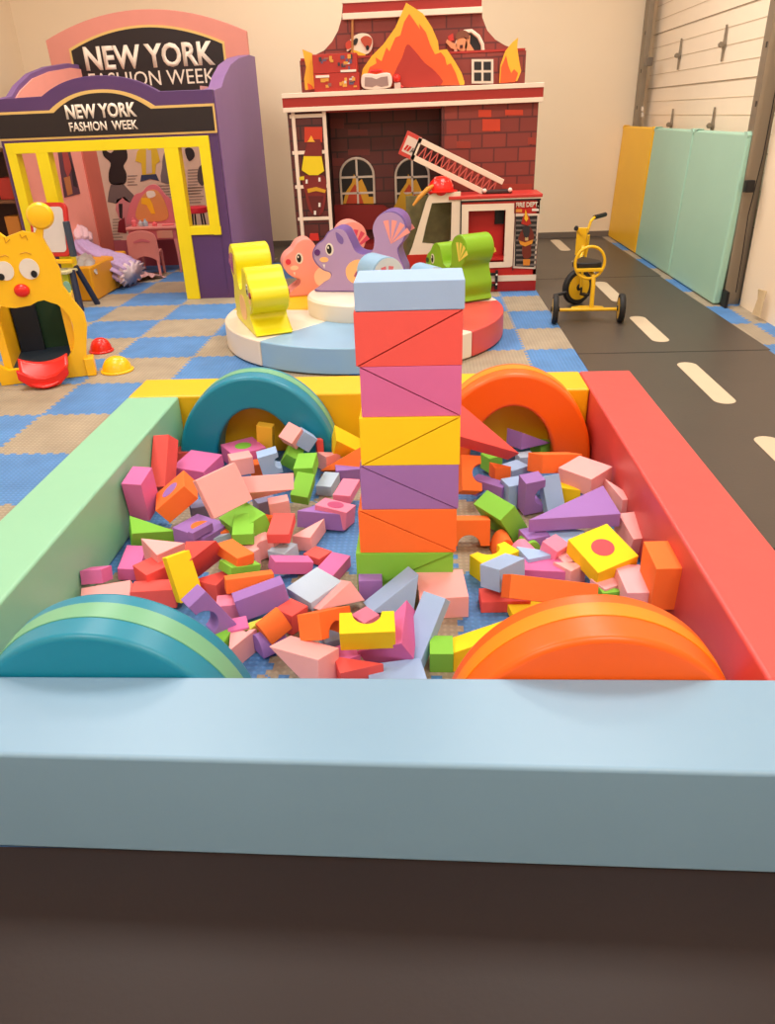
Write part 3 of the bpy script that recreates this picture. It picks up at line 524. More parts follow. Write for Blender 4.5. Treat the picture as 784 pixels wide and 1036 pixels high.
def squirrel(th, body, side, belly, stripe_, nose, label, rad=.76, sc_=1.0, zz=.201, fat=.115, pos=None, rz=None):
    c = Vector(pos)
    t = empty('carousel_squirrel', c, label, 'ride-on toy', 'soft squirrel seats on the carousel', rz=R(rz))
    P_ = crom([(a*sc_, b*sc_) for a, b in prof], 5)
    P_ = [(a, max(0, b)) for a, b in P_]
    o = prism('body', P_, -fat, fat, [body], t, bevel=.018, seg=3)
    for s in (1, -1):
        y0, y1 = s*fat, s*(fat+.0035)
        ins = [(a*.965-.0, b*.965+.012) for a, b in P_]
        q = prism('side_panel', ins, y0, y1, side, t); q['label'] = 'flat side panel'
        prism('belly_patch', crom([(a*sc_, b*sc_) for a, b in [(.0, .06), (.11, .1), (.13, .2), (.05, .27), (-.08, .26), (-.14, .18), (-.1, .08)]], 5), y1, y1+s*.002, belly, t)
        bm = bmesh.new()
        for k in range(4):
            a0 = R(72+k*22)
            pts = [(-.27, .40), (-.27+.19*cos(a0), .40+.19*sin(a0)), (-.27+.19*cos(a0+R(14)), .40+.19*sin(a0+R(14)))]
            aprism(bm, [(a*sc_, b*sc_) for a, b in pts], y1, y1+s*.002, 'y')
        mk('tail_stripes', bm, stripe_, t)
        ell = lambda cx, cz, rx, rz, n=20: [(sc_*(cx+rx*cos(2*PI*k/n)), sc_*(cz+rz*sin(2*PI*k/n))) for k in range(n)]
        prism('eye_white', ell(.265, .36, .036, .052), y1, y1+s*.002, WHT, t)
        prism('eye_iris', ell(.268, .36, .022, .038), y1+s*.002, y1+s*.004, BLK, t)
        prism('eye_glint', ell(.275, .375, .007, .011), y1+s*.004, y1+s*.006, WHT, t)
        prism('cheek_patch', ell(.32, .275, .04, .022), y1, y1+s*.002, belly, t)
        prism('nose', ell(.375, .335, .026, .026), y1, y1+s*.008, nose, t)
        prism('tooth', [(sc_*.315, sc_*.235), (sc_*.335, sc_*.235), (sc_*.322, sc_*.2)], y1, y1+s*.002, WHT, t)
        prism('ear_mark', crom([(a*sc_, b*sc_) for a, b in [(.14, .45), (.2, .5), (.19, .43), (.15, .4)]], 4), y1, y1+s*.002, body, t)
    return t
def dk(rgb): return flat(rgb, .45)
squirrel(211, V_LIME, V_LIME, dk((240,190,120)), dk((150,60,130)), dk((150,40,60)), 'lime yellow soft squirrel seat on the cream segment, left', sc_=.87, fat=.135, pos=(-1.24, 5.64, .201), rz=-66)
squirrel(128, V_PINK, V_PINK, dk((250,200,170)), dk((216,70,96)), dk((210,50,70)), 'pink soft squirrel seat on the deck behind and left of the purple one', sc_=.9, pos=(-.88, 6.80, .201), rz=196)
squirrel(0, V_PURP, V_LIL, dk((244,180,120)), dk((236,150,140)), dk((90,40,110)), 'purple soft squirrel seat standing on the cream hub', sc_=.92, pos=(-.48, 6.14, .346), rz=172)
squirrel(38, V_GRN, V_GRN, dk((240,230,140)), dk((232,214,90)), dk((50,80,40)), 'green soft squirrel seat at the right of the carousel', fat=.13, sc_=.80, pos=(.30, 6.50, .201), rz=119)
squirrel(308, V_SKY, dk((196,208,214)), dk((200,215,230)), dk((206,110,120)), V_NAVY, 'light blue soft squirrel seat directly behind the block tower', sc_=.84, pos=(-.11, 5.36, .201), rz=31)

# ------------------------------------------------------------ wall pads
def pad(y0, y1, m, label, nm, xt=2.565, xb=2.555):
    t = empty('wall_pad', (2.6, (y0+y1)/2, 0), label, 'wall pad', 'tall padded mats in front of the overhead door')
    ym = (y0+y1)/2
    bm = bmesh.new(); L_ = (y1-y0)/2-.006
    pts = [(-L_, .006), (L_, .006), (L_, 1.365), (-L_, 1.365)]
    aprism(bm, pts, -.045, .028, 'x'); mk('pad_body', bm, m, t, bevel=.022, seg=4)
    for s in (-1, 1):
        prism('corner_flap', [(s*L_-.0*s, 1.33), (s*(L_-.10), 1.372), (s*(L_-.02), 1.376), (s*(L_+.003), 1.35)], -.047, .02, m, t, axis='x', bevel=.004)
    for c_ in t.children:
        for v in c_.data.vertices: v.co.x += .055*v.co.z/1.37
    return t
VP_Y = vinyl('pad_yellow', (246, 188, 14)); VP_M = vinyl('pad_mint', (160, 204, 184))
pad(9.47, 10.93, VP_Y, 'yellow padded mat standing in the back right corner', 'y')
pad(8.10, 9.46, VP_M, 'mint padded mat standing next to the yellow one', 'm')
pad(6.75, 8.09, VP_M, 'mint padded mat standing nearest the camera by the door track', 'm2')

# ------------------------------------------------------------ tricycle
tr = empty('tricycle', (1.36, 6.24, 0), 'yellow metal tricycle with black tyres parked on the track', 'tricycle')
def wheel(name, c, r, wd, axis_v, par, tyre, disc):
    w_ = bpy.data.objects.new(name, None); COL.objects.link(w_); w_.parent = par; w_.location = c
    rot = Vector((1, 0, 0)).rotation_difference(Vector(axis_v)).to_matrix().to_4x4()
    bm = bmesh.new(); alathe(bm, [(r*.72, -wd/2), (r*.93, -wd/2), (r, -wd/4), (r, wd/4), (r*.93, wd/2), (r*.72, wd/2)], axis='x', seg=40); mk('tyre', bm, RUB, w_, smooth=True, matrix=rot)
    bm = bmesh.new(); alathe(bm, [(r*.2, -wd*.56), (r*.72, -wd*.5), (r*.74, 0), (r*.72, wd*.5), (r*.2, wd*.56)], axis='x', seg=40); mk('wheel_disc', bm, disc, w_, smooth=True, matrix=rot)
    bm = bmesh.new(); alathe(bm, [(r*.16, -wd*.8), (r*.2, -wd*.55), (r*.2, wd*.55), (r*.16, wd*.8)], axis='x', seg=20); mk('hub_cap', bm, BLK, w_, smooth=True, matrix=rot)
    return w_
rl = onZ(560, 327)-Vector((1.36, 6.24, 0)); rr = onZ(629, 327)-Vector((1.36, 6.24, 0))
wheel('rear_wheel', (rl.x+.005, rl.y, .118), .118, .045, (1, -.12, 0), tr, RUB, TRY); wheel('rear_wheel', (rr.x-.012, rr.y+.03, .118), .118, .045, (1, -.12, 0), tr, RUB, TRY)
zc = .10
tube('rear_axle', [(rl.x, rl.y, zc+.01), (rr.x, rr.y+.03, zc+.01)], .014, TRY, tr)
prism('axle_plate', [(a+.01, b) for a, b in [(-.14, .02), (.12, .0), (.12, .05), (.04, .09), (-.06, .09), (-.14, .06)]], .095, .125, TRY, tr, axis='z', bevel=.006)
fw = onY(584, 292, 6.92)-Vector((1.36, 6.24, 0)); fw.z = .158
ax = Vector((.45, -.9, 0)).normalized()
wf = wheel('front_wheel', fw, .156, .05, ax, tr, RUB, TRY)
tube('frame_tube', [(.03, .02, .11), (.03, .03, .3), (.03, .05, .37), (.02, .25, .40), (.0, .5, .40), (fw.x, fw.y-.10, .52)], .018, TRY, tr)
# ring back rest
bm = bmesh.new(); rc = onY(597, 266, 6.28)-Vector((1.36, 6.24, 0))
pts = [(rc.x+.118*cos(2*PI*k/32), rc.y+.01, rc.z+.125*sin(2*PI*k/32)) for k in range(33)]; atube(bm, pts, .012, 10); mk('backrest_ring', bm, TRY, tr, smooth=True)
box('seat_bar', rc.x-.11, rc.x+.11, rc.y-.01, rc.y+.03, rc.z-.07, rc.z-.045, TRY, tr, bevel=.005)
st = crom([(-.10, -.09), (0, -.11), (.10, -.09), (.11, .02), (.05, .12), (0, .20), (-.05, .12), (-.11, .02)], 5)
prism('seat', [(a+rc.x, b+rc.y+.14) for a, b in st], rc.z-.055, rc.z-.005, BLK, tr, axis='z', bevel=.015, seg=3)
# fork and handlebar
top = fw+Vector((.02, -.10, .46))
for s in (-1, 1): tube('fork_leg', [fw+ax*.045*s, fw+ax*.045*s+Vector((0, -.03, .2)), top+ax*.03*s+Vector((0, .02, -.12)), top+ax*.028*s], .012, TRY, tr)
q = onY(588, 245, 6.85)-Vector((1.36, 6.24, 0))
bm = bmesh.new(); abox(bm, -.045, .045, -.012, .012, -.11, .12); mk('fork_plate', bm, TRY, tr, bevel=.006, matrix=Matrix.Translation(q) @ Matrix.Rotation(R(-18), 4, 'Z'))
hl = onY(583, 230.5, 6.72)-Vector((1.36, 6.24, 0)); hr = onY(612, 217.5, 7.02)-Vector((1.36, 6.24, 0)); hm = (hl+hr)/2+Vector((0, 0, -.04))
hr2 = hl+(hr-hl)*.62+Vector((0, 0, .02)); hl2 = hl+Vector((.015, .07, -.01))
tube('handlebar', [hl2, hl+Vector((.03, .12, -.03)), q+Vector((0, 0, .05)), q+Vector((.05, .02, .08)), hl+(hr-hl)*.5+Vector((0, 0, .0)), hr2], .012, TRY, tr)
tube('handle_grip', [hl+Vector((-.01, -.05, 0)), hl2], .019, BLK, tr); tube('handle_grip', [hr2, hr+Vector((.005, .01, .003))], .019, BLK, tr)
for s in (-1, 1):
    pc_ = fw+ax*.06*s+Vector((0, 0, -.05*s)); tube('pedal_crank', [fw+ax*.03*s, fw+ax*.06*s, pc_+ax*.0], .009, BLK, tr)
    bm = bmesh.new(); abox(bm, -.04, .04, -.025, .025, -.01, .01); mk('pedal', bm, BLK, tr, bevel=.004, matrix=Matrix.Translation(pc_+ax*.05*s) @ Matrix.Rotation(math.atan2(ax.y, ax.x), 4, 'Z'))
q = onY(566, 299, 6.65)-Vector((1.36, 6.24, 0)); tube('foot_peg', [q+Vector((-.05, 0, 0)), q+Vector((.06, .02, .02))], .014, BLK, tr)
# ------------------------------------------------------------ fashion booth playhouse
BY = 7.64
bo = empty('fashion_booth', (-2.97, 7.7, 0), 'purple and yellow playhouse booth signed NEW YORK FASHION WEEK', 'playhouse')
def child(o):   # parent given world-space mesh to an empty without moving it
    return o
def wp(o, par):
    o.parent = par; o.matrix_parent_inverse = Matrix.Translation(par.location).inverted() if par.type == 'EMPTY' and par.parent is None else Matrix.Identity(4)
    return o
bx0, bx1 = -3.985, -1.905
side = [(7.64, 0), (7.64, 1.86)]+[(onX(x, y, bx1-.13).y, onX(x, y, bx1-.13).z) for x, y in [(209.5,88.5),(213,77.5),(219.5,65.8),(228.5,59),(240,56)]]+[(9.72, 0)]
print([(round(a,2),round(b,2)) for a,b in side])
side[-2:-1] = [side[-2], (9.72, side[-2][1])]
wp(prism('side_wing', side, bx1-.12, bx1+.01, mat('purple_lit', (132, 98, 150), .5), axis='x', bevel=.006), bo)  # same purple painted lighter than the front, as the lit side
wp(prism('side_wing', side, bx0-.03, bx0+.03, mat('purple_side_left', (120, 88, 140), .5), axis='x', bevel=.006), bo)
wp(prism('side_lining', [(y, z-.045 if z > 0 else z) for y, z in side[1:-1]]+[(9.71, 0), (7.7, 0)], bx0+.032, bx0+.045, PNK, axis='x'), bo)
A_ = lambda x0, x1, zb, r, n=24: [(x0+(x1-x0)*k/n, zb+r*(1-abs(2*k/n-1)**2.3)) for k in range(n+1)]
hd = [(bx0, 1.49), (bx1, 1.49), (bx1, 1.865)] + A_(-3.50, -2.40, 1.868, .145)[::-1] + [(bx0, 1.86)]
wp(prism('header_board', hd, BY-.05, BY+.04, PURD, bevel=.006), bo)
gz = 1.752
gd = [(bx0+.002, 1.515), (bx1+.004, 1.512), (bx1+.006, gz)] + A_(-3.45, -2.45, gz, .15)[::-1] + [(bx0+.002, gz)]
wp(prism('sign_rim', gd, BY-.058, BY-.05, GOLD), bo)
bd = [(bx0+.002, 1.532), (bx1-.014, 1.53), (bx1-.012, gz-.022)] + A_(-3.41, -2.49, gz-.022, .145)[::-1] + [(bx0+.002, gz-.022)]
sgn = wp(prism('sign_board', bd, BY-.064, BY-.057, flat((34, 24, 26), .5)), bo)
Yt = BY-.064
def tx(s, px0, py0, px1, py1, Y, par, m, bold=.02):
    a = onY(px0, (py0+py1)/2, Y); b = onY(px1, (py0+py1)/2, Y); c = onY((px0+px1)/2, py0, Y); d_ = onY((px0+px1)/2, py1, Y)
    return wp(text('lettering', s, m, None, Vector(((a.x+b.x)/2, Y, (c.z+d_.z)/2)), b.x-a.x, c.z-d_.z, bold=bold), par)
LET = flat((232, 216, 200), .5)
tx('NEW YORK', 66, 104.5, 138, 119.5, Yt, bo, LET, .035); tx('FASHION  WEEK', 70, 122.5, 139.5, 132, Yt, bo, LET, .02)
# yellow window and door frame
bm = bmesh.new()
abox(bm, -3.951, -1.989, BY-.071, BY+.051, 1.40, 1.492)
for x0, x1, z0 in ((-3.95, -3.86, 0), (-3.67, -3.55, 0), (-2.425, -2.29, 0), (-2.09, -1.99, .62)): abox(bm, x0, x1, BY-.07, BY+.05, z0, 1.41)
abox(bm, -2.30, -2.08, BY-.066, BY+.046, .62, .70); abox(bm, -3.87, -3.66, BY-.066, BY+.046, .62, .70); abox(bm, -2.06, -1.985, BY-.068, BY+.03, .615, .695)
wp(mk('yellow_frame', bm, YLW, bevel=.004), bo)
for x0, x1, z1_ in ((-2.29, -1.995, .63), (bx0, -3.955, 1.49), (-3.86, -3.67, .63), (-1.993, bx1, 1.5)):
    wp(box('front_panel', x0, x1, BY-.044, BY+.039, 0, z1_, PURD), bo)
# back wall with newspaper print, coral corner strip, skirting, big back sign
BK = 9.66
PAPER = mat('newsprint_wall', (206, 178, 158), .7, var=.06, scale=9)
wp(box('back_panel', bx0, bx1, BK, BK+.06, 0, 1.9, PAPER), bo)
wp(box('coral_corner_strip', bx0+.045, bx0+.062, 9.25, BK, 0, 1.95, CORAL), bo)
wp(box('skirting', bx0+.05, bx1-.05, BK-.02, BK, .0, .32, flat((170, 84, 96), .6)), bo)
wp(box('side_lining', bx1-.135, bx1-.122, 7.7, BK, 0, 1.9, flat((206, 150, 140), .6)), bo)
SY = 9.73
lft, rgt = onY(50, 60, SY).x, onY(252, 60, SY).x
zc_ = onY(250, 31, SY).z; zt = onY(140, 9.5, SY).z
def arc(x0, x1, za, zm, n=24): return [(x0+(x1-x0)*k/n, za+(zm-za)*(1-(2*k/n-1)**2)) for k in range(n+1)]
wp(prism('back_sign_board', [(lft+.02, 1.6), (rgt, 1.6)]+arc(lft, rgt, zc_, zt)[::-1], SY, SY+.07, [flat((214, 138, 124), .55)], bevel=.006), bo)
il, ir = onY(72, 60, SY).x, onY(229, 60, SY).x; zi = onY(229, 42, SY).z; zit = onY(150, 25, SY).z
wp(prism('back_sign_rim', [(il, 1.7), (ir, 1.7)]+arc(il, ir, zi, zit)[::-1], SY-.008, SY, GOLD), bo)
wp(prism('back_sign_panel', [(il+.025, 1.7), (ir-.025, 1.7)]+arc(il+.025, ir-.025, zi-.02, zit-.025)[::-1], SY-.014, SY-.007, flat((34, 22, 24), .5)), bo)
tx('NEW YORK', 85, 44, 217, 69, SY-.014, bo, LET, .03); tx('FASHION WEEK', 90, 71.5, 218, 86.5, SY-.014, bo, LET, .0)
# printed figures
YB2 = BK-.002
def fig(name, pts, rgb, n=0, th=.004): return wp(decal(name, pts, YB2, flat(rgb, .6), None, th, n), bo)
fig('printed_figure', [(104,150),(112,155),(118,149),(127,150),(129,160),(125,168),(128,176),(126,186),(112,186),(110,175),(112,165),(105,158)], (34,26,26), 3)
fig('printed_figure', [(112,187),(124,185),(130,192),(137,199),(134,206),(127,203),(124,200),(118,206),(109,204),(110,195)], (104,88,86))
fig('printed_figure', [(118,202),(126,199),(133,206),(135,215),(133,228),(127,236),(120,234),(121,222),(117,212)], (196,120,124))
fig('printed_figure', [(120,224),(126,220),(128,236),(119,235)], (120,24,34), 0, .005)
fig('printed_figure', [(120,206),(124,206),(124,222),(121,220)], (40,26,30), 0, .005)
fig('printed_figure', [(139,153),(144,149),(149,152),(154,148),(159,151),(162,163),(158,166),(157,176),(144,177),(143,165),(137,163)], (206,170,40))
fig('printed_figure', [(148,152),(153,152),(154,175),(148,176)], (190,170,160), 0, .005)
fig('printed_figure', [(143,177),(158,176),(161,183),(152,181),(142,184)], (44,56,86))
fig('printed_figure', [(165,158),(169,150),(174,152),(175,163),(177,184),(163,184),(164,170)], (110,98,100), 2)
fig('printed_figure', [(187,151),(194,150),(197,158),(191,163)], (40,30,32), 3); fig('printed_figure', [(201,170),(207,166),(210,178),(205,188),(200,182)], (74,62,62), 3)
fig('printed_figure', [(176,201),(184,198),(186,207),(178,209)], (36,26,30), 3)
for (px0, px1, py0, n) in [(116,126,216,0), (114,124,222,10), (160,175,188,6), (190,203,172,9), (190,206,190,6), (129,139,178,4)]:
    if not n: continue
    bm = bmesh.new()
    for k in range(n):
        a, b = onY(px0, py0+k*3, YB2), onY(px1-(k % 3)*1.5, py0+k*3, YB2); abox(bm, a.x, b.x, YB2-.003, YB2, a.z-.006, a.z+.004)
    wp(mk('printed_text_block', bm, flat((130,112,104), .7)), bo)
# poster on the pink left lining (plane x = bx0+.05)
PX = bx0+.048
def pos(pts, rgb, th=.004):
    q = [(onX(x, y, PX).y, onX(x, y, PX).z) for x, y in pts]; return wp(prism('wall_poster', q, PX, PX+th, flat(rgb, .6), axis='x'), bo)
pos([(58,151),(70,150),(81,196),(65,200)], (92,60,74)); pos([(62,152),(67,151),(72,170),(68,180),(65,172)], (170,70,66), .007); pos([(64,180),(70,178),(73,196),(68,198)], (190,120,70), .007); pos([(70,160),(74,170),(78,190),(74,188)], (40,30,40), .007)

# ---- things inside the booth
def bx_t(name, c, sx, sy, sz, m, label, cat, bevel=.01, rz=0):
    o = box(name, -sx/2, sx/2, -sy/2, sy/2, 0, sz, m, bevel=bevel); o.location = c; o.rotation_euler.z = rz; return tag(o, label, cat)
bx_t('toy_bench', (-3.62, 8.12, .001), .46, 1.05, .34, flat((226,158,20), .45), 'orange-yellow bench inside the booth under the lilac dress', 'bench', .02)
def cloth(name, cx, cy, z, w_, l_, m, label, cat, drop=.25, seed=1, rz=0):
    random.seed(seed); bm = bmesh.new(); n, k = 22, 26; vs = []
    for i in range(n+1):
        row = []
        for j in range(k+1):
            u, v = i/n*2-1, j/k*2-1
            wd = w_*(.45+.55*(v*.5+.5))
            x, y = u*wd/2, -v*l_/2
            e = max(0, abs(u)-.6)/.4; f = max(0, v-.3)/.7
            zz = z+.05*(1-u*u)*(1-.5*abs(v))+.012*sin(9*u+3*v)+.010*sin(17*u*(.6+.4*v)+2) - drop*f*f*1.1 - .05*e
            row.append(bm.verts.new((x, y, max(zz, .012+.004*sin(7*u)+.004*sin(5*v)))))
        vs.append(row)
    for i in range(n):
        for j in range(k): bm.faces.new([vs[i][j], vs[i+1][j], vs[i+1][j+1], vs[i][j+1]])
    o = mk(name, bm, m, smooth=True, ang=180); o.location = (cx, cy, 0); o.rotation_euler.z = rz
    s = o.modifiers.new('thick', 'SOLIDIFY'); s.thickness = .006
    return tag(o, label, cat)
LILAC = mat('lilac_tulle', (186, 160, 206), .6, var=.15, scale=25, bump=.5, bscale=60)
pa = [onY(72, 236, 8.75), onY(80, 246, 8.66), onY(90, 256, 8.55), onY(104, 264, 8.42), onY(120, 270, 8.32), onY(133, 276, 8.28)]
org = Vector((pa[2].x, pa[2].y, 0)); dr = empty('dress_up_gown', org, 'lilac ruffled dress draped over the orange-yellow bench', 'dress')
def ruffled(name, path, rad, m, par, n=40, fl=.75, amp=.1, fr=9, ph=0):
    bm = bmesh.new(); P2 = crom([tuple(p_) for p_ in path], 4, False); R2 = crom([(r_,) for r_ in rad], 4, False); rings = []
    for i, p_ in enumerate(P2):
        t = (Vector(P2[min(i+1, len(P2)-1)])-Vector(P2[max(i-1, 0)])).normalized(); s_ = t.cross(Vector((0, 0, 1))).normalized(); u_ = s_.cross(t)
        rr = R2[i][0]; rings.append([bm.verts.new(Vector(p_)+(s_*cos(2*PI*k/n)+u_*sin(2*PI*k/n)*fl)*rr*(1+amp*(.3+i/len(P2))*sin(fr*2*PI*k/n+ph+i*.35)+.03*sin(i*1.7))-org) for k in range(n)])
    for a, c in zip(rings, rings[1:]):
        for k in range(n): bm.faces.new([a[k], a[(k+1) % n], c[(k+1) % n], c[k]])
    bm.faces.new(rings[0]); bm.faces.new(rings[-1][::-1])
    for v in bm.verts: v.co.z = max(v.co.z, .012)
    return mk(name, bm, m, par, smooth=True, ang=180)
ruffled('skirt', pa, [.08, .11, .15, .18, .20, .19], LILAC, dr, fl=.6, amp=.2, fr=11)
ruffled('hem_ruffle', [pa[4]+(pa[5]-pa[4])*.7, pa[5]+(pa[5]-pa[4])*.15], [.19, .20], flat((226, 204, 214), .5), dr, amp=.26, fr=13, fl=.6)
ruffled('bodice_ruffle', [pa[0]+Vector((.0, .02, .02)), pa[0]+Vector((.07, -.02, -.03)), pa[1]+Vector((.03, 0, 0))], [.13, .15, .12], flat((226,186,196), .6), dr, amp=.2, fr=11)
cloth('white_garment', -3.56, 7.86, .37, .34, .42, mat('silver_cloth', (176,170,168), .45, var=.35, scale=18), 'crumpled silver and black costume on the near end of the bench', 'costume', .05, 5, R(10))
cloth('pink_garment', -3.27, 8.75, .02, .42, .30, mat('pink_sequin_cloth', (214,168,168), .4, var=.2, scale=30, bump=.5, bscale=90), 'pink glittery garment lying on the carpet at the foot of the bench', 'costume', .0, 7, R(40))
# vanity
VX, VY = -3.22, 9.28
PK = flat((226,148,144), .45); PKD = flat((206,110,120), .45)
vt = empty('vanity_table', (VX, VY, 0), 'pink toy vanity table with a tall decorated mirror inside the booth', 'toy vanity')
box('tabletop', -.31, .31, -.18, .18, .50, .53, PK, vt, bevel=.01); box('drawer_box', -.29, .29, -.16, .16, .38, .50, PKD, vt, bevel=.006)
box('drawer', .06, .25, -.175, -.16, .40, .485, flat((214,150,130), .5), vt, bevel=.004)
for sx in (-1, 1):
    for sy in (-1, 1): tube('leg', [(sx*.27, sy*.14, .385), (sx*.28, sy*.15, .2), (sx*.275, sy*.15, .001)], [.028, .02, .014], PK, vt)
q = lambda px, py: (onY(px, py, VY+.17).x-VX, onY(px, py, VY+.17).z)
mir = crom([q(*p_) for p_ in [(132,229),(130,214),(136,198),(144,194),(150,188),(159,187),(167,196),(174,203),(178,216),(174,229)]], 4)
mir = [(a, max(b, .53)) for a, b in mir]
prism('mirror_frame', mir, .15, .175, PKD, vt, bevel=.005)
prism('mirror_panel', crom([q(*p_) for p_ in [(140,222),(141,205),(150,193),(160,193),(168,206),(169,222)]], 4), .143, .15, flat((210,140,84), .3), vt)
prism('mirror_print', [q(*p_) for p_ in [(144,200),(152,200),(155,206),(158,216),(154,216),(149,207),(144,206)]], .138, .143, flat((236,176,30), .5), vt)
prism('mirror_print', crom([q(*p_) for p_ in [(149,194),(156,193),(158,198),(151,200)]], 4), .138, .143, WHT, vt)
for i, (dx, c, h, lb) in enumerate([(-.23, (236,120,130), .10, 'pink toy perfume bottle at the left end of the vanity'), (-.15, (200,200,205), .07, 'silver toy bottle on the vanity'), (-.09, (170,196,214), .08, 'pale blue toy bottle on the vanity'), (.02, (240,110,120), .05, 'small coral jar at the middle of the vanity')]):
    o = lathe('toy_bottle', [(.026, 0), (.03, .01), (.028, h*.6), (.012, h*.75), (.012, h)], flat(c, .3), seg=16); o.location = (VX+dx, VY-.08, .531); tag(o, lb, 'toy bottle', 'toy bottles on the vanity')
o = box('hairbrush', -.07, .07, -.02, .02, 0, .02, flat((240,130,136), .4), bevel=.008); o.location = (VX+.18, VY-.08, .531); o.rotation_euler.z = .4; tag(o, 'pink toy hairbrush at the right end of the vanity', 'hairbrush')
# chair
ch = empty('toy_chair', (-3.28, 8.98, 0), 'small pink toy chair pushed up to the vanity', 'chair', rz=R(8))
box('seat', -.16, .16, -.13, .15, .25, .28, PK, ch, bevel=.01)
bm = bmesh.new(); aprism(bm, crom([(-.17, .16), (-.17, .42), (-.12, .50), (0, .525), (.12, .50), (.17, .42), (.17, .16), (.12, .2), (0, .24), (-.12, .2)], 4), -.155, -.13, 'y')
mk('backrest', bm, flat((216,136,130), .45), ch, bevel=.006)
prism('back_slot', crom([(-.09, .41), (0, .44), (.09, .41), (.08, .39), (0, .405), (-.08, .39)], 4), -.16, -.154, PKD, ch)
for sx in (-1, 1):
    for sy in (-1, 1): tube('leg', [(sx*.145, sy*.13, .26), (sx*.15, sy*.14, .001)], [.02, .014], PK, ch)
# stool
so = empty('toy_stool', (-2.66, 9.2, 0), 'red topped stool with black legs seen through the booth window', 'stool')
lathe('stool_seat', [(.11, .66), (.12, .67), (.12, .72), (.10, .735)], flat((206,40,60), .35), so)
for k in range(4):
    a = PI/4+k*PI/2; tube('leg', [(.07*cos(a), .07*sin(a), .665), (.13*cos(a), .13*sin(a), .001)], .010, BLK, so)
# ---- easel
ez = empty('toy_easel', (-3.52, 7.28, 0), 'toy easel with red framed whiteboard and dark blue legs before the booth', 'easel', rz=R(-8))
def rrect(x0, x1, z0, z1, r, n=5):
    out = []
    for cx, cz, a0 in ((x1-r, z1-r, 0), (x0+r, z1-r, 90), (x0+r, z0+r, 180), (x1-r, z0+r, 270)):
        out += [(cx+r*cos(R(a0+90*k/n)), cz+r*sin(R(a0+90*k/n))) for k in range(n+1)]
    return out
tl = Matrix.Translation((0, 0, .5)) @ Matrix.Rotation(R(-12), 4, 'X')
bm = bmesh.new(); aprism(bm, rrect(-.27, .13, .0, .49, .06), -.02, .02, 'y'); mk('board_frame', bm, flat((196,40,36), .4), ez, bevel=.008, matrix=tl)
bm = bmesh.new(); aprism(bm, rrect(-.235, .095, .04, .45, .04), -.026, -.019, 'y'); mk('whiteboard', bm, flat((206,196,192), .35), ez, matrix=tl)
box('tray', -.26, .14, -.16, .04, .36, .39, flat((206,196,150), .5), ez, bevel=.01)
for k in range(3): lathe('paint_cup', [(.035, .391), (.035, .396)], flat((150,150,120), .5), ez, centre=(-.18+.12*k, -.07, 0), seg=20)
box('tray_rail', -.27, .15, -.05, -.01, .44, .48, TOYY, ez, bevel=.01)
for x in (-.22, .12):
    tube('leg', [(x, -.04, .38), (x+.04, -.10, .001)], [.03, .036], flat((34,42,66), .4), ez); tube('leg', [(x, .04, .40), (x+.05, .20, .001)], [.026, .03], flat((34,42,66), .4), ez)
box('lime_brace', .0, .09, -.08, -.05, .05, .38, flat((200,200,30), .4), ez, bevel=.008); box('board_hinge', .12, .17, -.02, .03, .5, .82, flat((60,70,86), .5), ez, bevel=.006)

# ------------------------------------------------------------ monster ball-toss stand
mo0 = onZ(0, 391); mo1 = onZ(88, 380.5); uu = (mo1-mo0); uu.z = 0; uu.normalize(); nn = Vector((uu.y, -uu.x, 0))
mt = empty('monster_toss_game', (mo0.x, mo0.y, 0), 'yellow monster face toss game with open mouth and red tongue', 'toy')
mt.rotation_euler.z = math.atan2(uu.y, uu.x)
def mp(px, py, off=0):
    d_ = ray(px, py); o_ = mo0+nn*off; t = (o_-CAM).dot(nn)/d_.dot(nn); h = CAM+d_*t-mo0; return (h.dot(uu), h.z)
nose = mp(22.3, 293.7)
def sym(pts): 
    r_ = [mp(*p_) for p_ in pts]; return r_
rt = sym([(22,234),(29.7,235.7),(35,236),(37,231),(31,226),(28.5,218.7),(31.5,210.5),(40.4,206.5),(49,210.5),(52.5,218.7),(49.5,227),(43.8,231),(43.2,241),(47,248),(53,258),(60.5,273),(63.7,290),(74.4,304.7),(85,317.5),(88,330),(87.2,353.6),(88.5,380)])
# left half: mirror about the nose, without the antenna
base_l = sym([(22,234),(29.7,235.7),(35,238),(43.2,241),(47,248),(53,258),(60.5,273),(63.7,290),(74.4,304.7),(85,317.5),(88,330),(87.2,353.6),(88.5,380)])
lt = [(2*nose[0]-a, b) for a, b in base_l][::-1]
out = [(a, max(b, .003)) for a, b in lt[:-1]+[(nose[0]-.05, nose[1]+.37), (nose[0]-.02, nose[1]+.34)]+rt]
mr = sym([(23,311),(31,309),(38,305),(44.6,303.6),(51,306),(58,308),(64,313),(70,320),(73.5,328),(75.4,343),(74,353),(69,362),(62,369)])
ml = [(2*(nose[0]-.045)-a, b) for a, b in mr][::-1]
mouth = ml+mr[1:]; mb_ = .10
mouth_loop = mouth
def with_hole(outer, hole, d0, d1, name, m, par, matrix=None):
    bm = bmesh.new()
    for d_ in (d0, d1):
        eds = []
        for loop in (outer, hole):
            vs = [bm.verts.new((a, d_, b)) for a, b in loop]
            eds += [bm.edges.new((vs[i], vs[(i+1) % len(vs)])) for i in range(len(vs))]
        bmesh.ops.triangle_fill(bm, use_beauty=True, use_dissolve=False, edges=eds)
        bm.verts.ensure_lookup_table()
    n1 = len(outer)+len(hole); V = bm.verts
    for st_, ln in ((0, len(outer)), (len(outer), len(hole))):
        for i in range(ln):
            a, b = st_+i, st_+(i+1) % ln
            try: bm.faces.new([V[a], V[b], V[b+n1], V[a+n1]])
            except ValueError: pass
    return mk(name, bm, m, par, matrix=matrix)
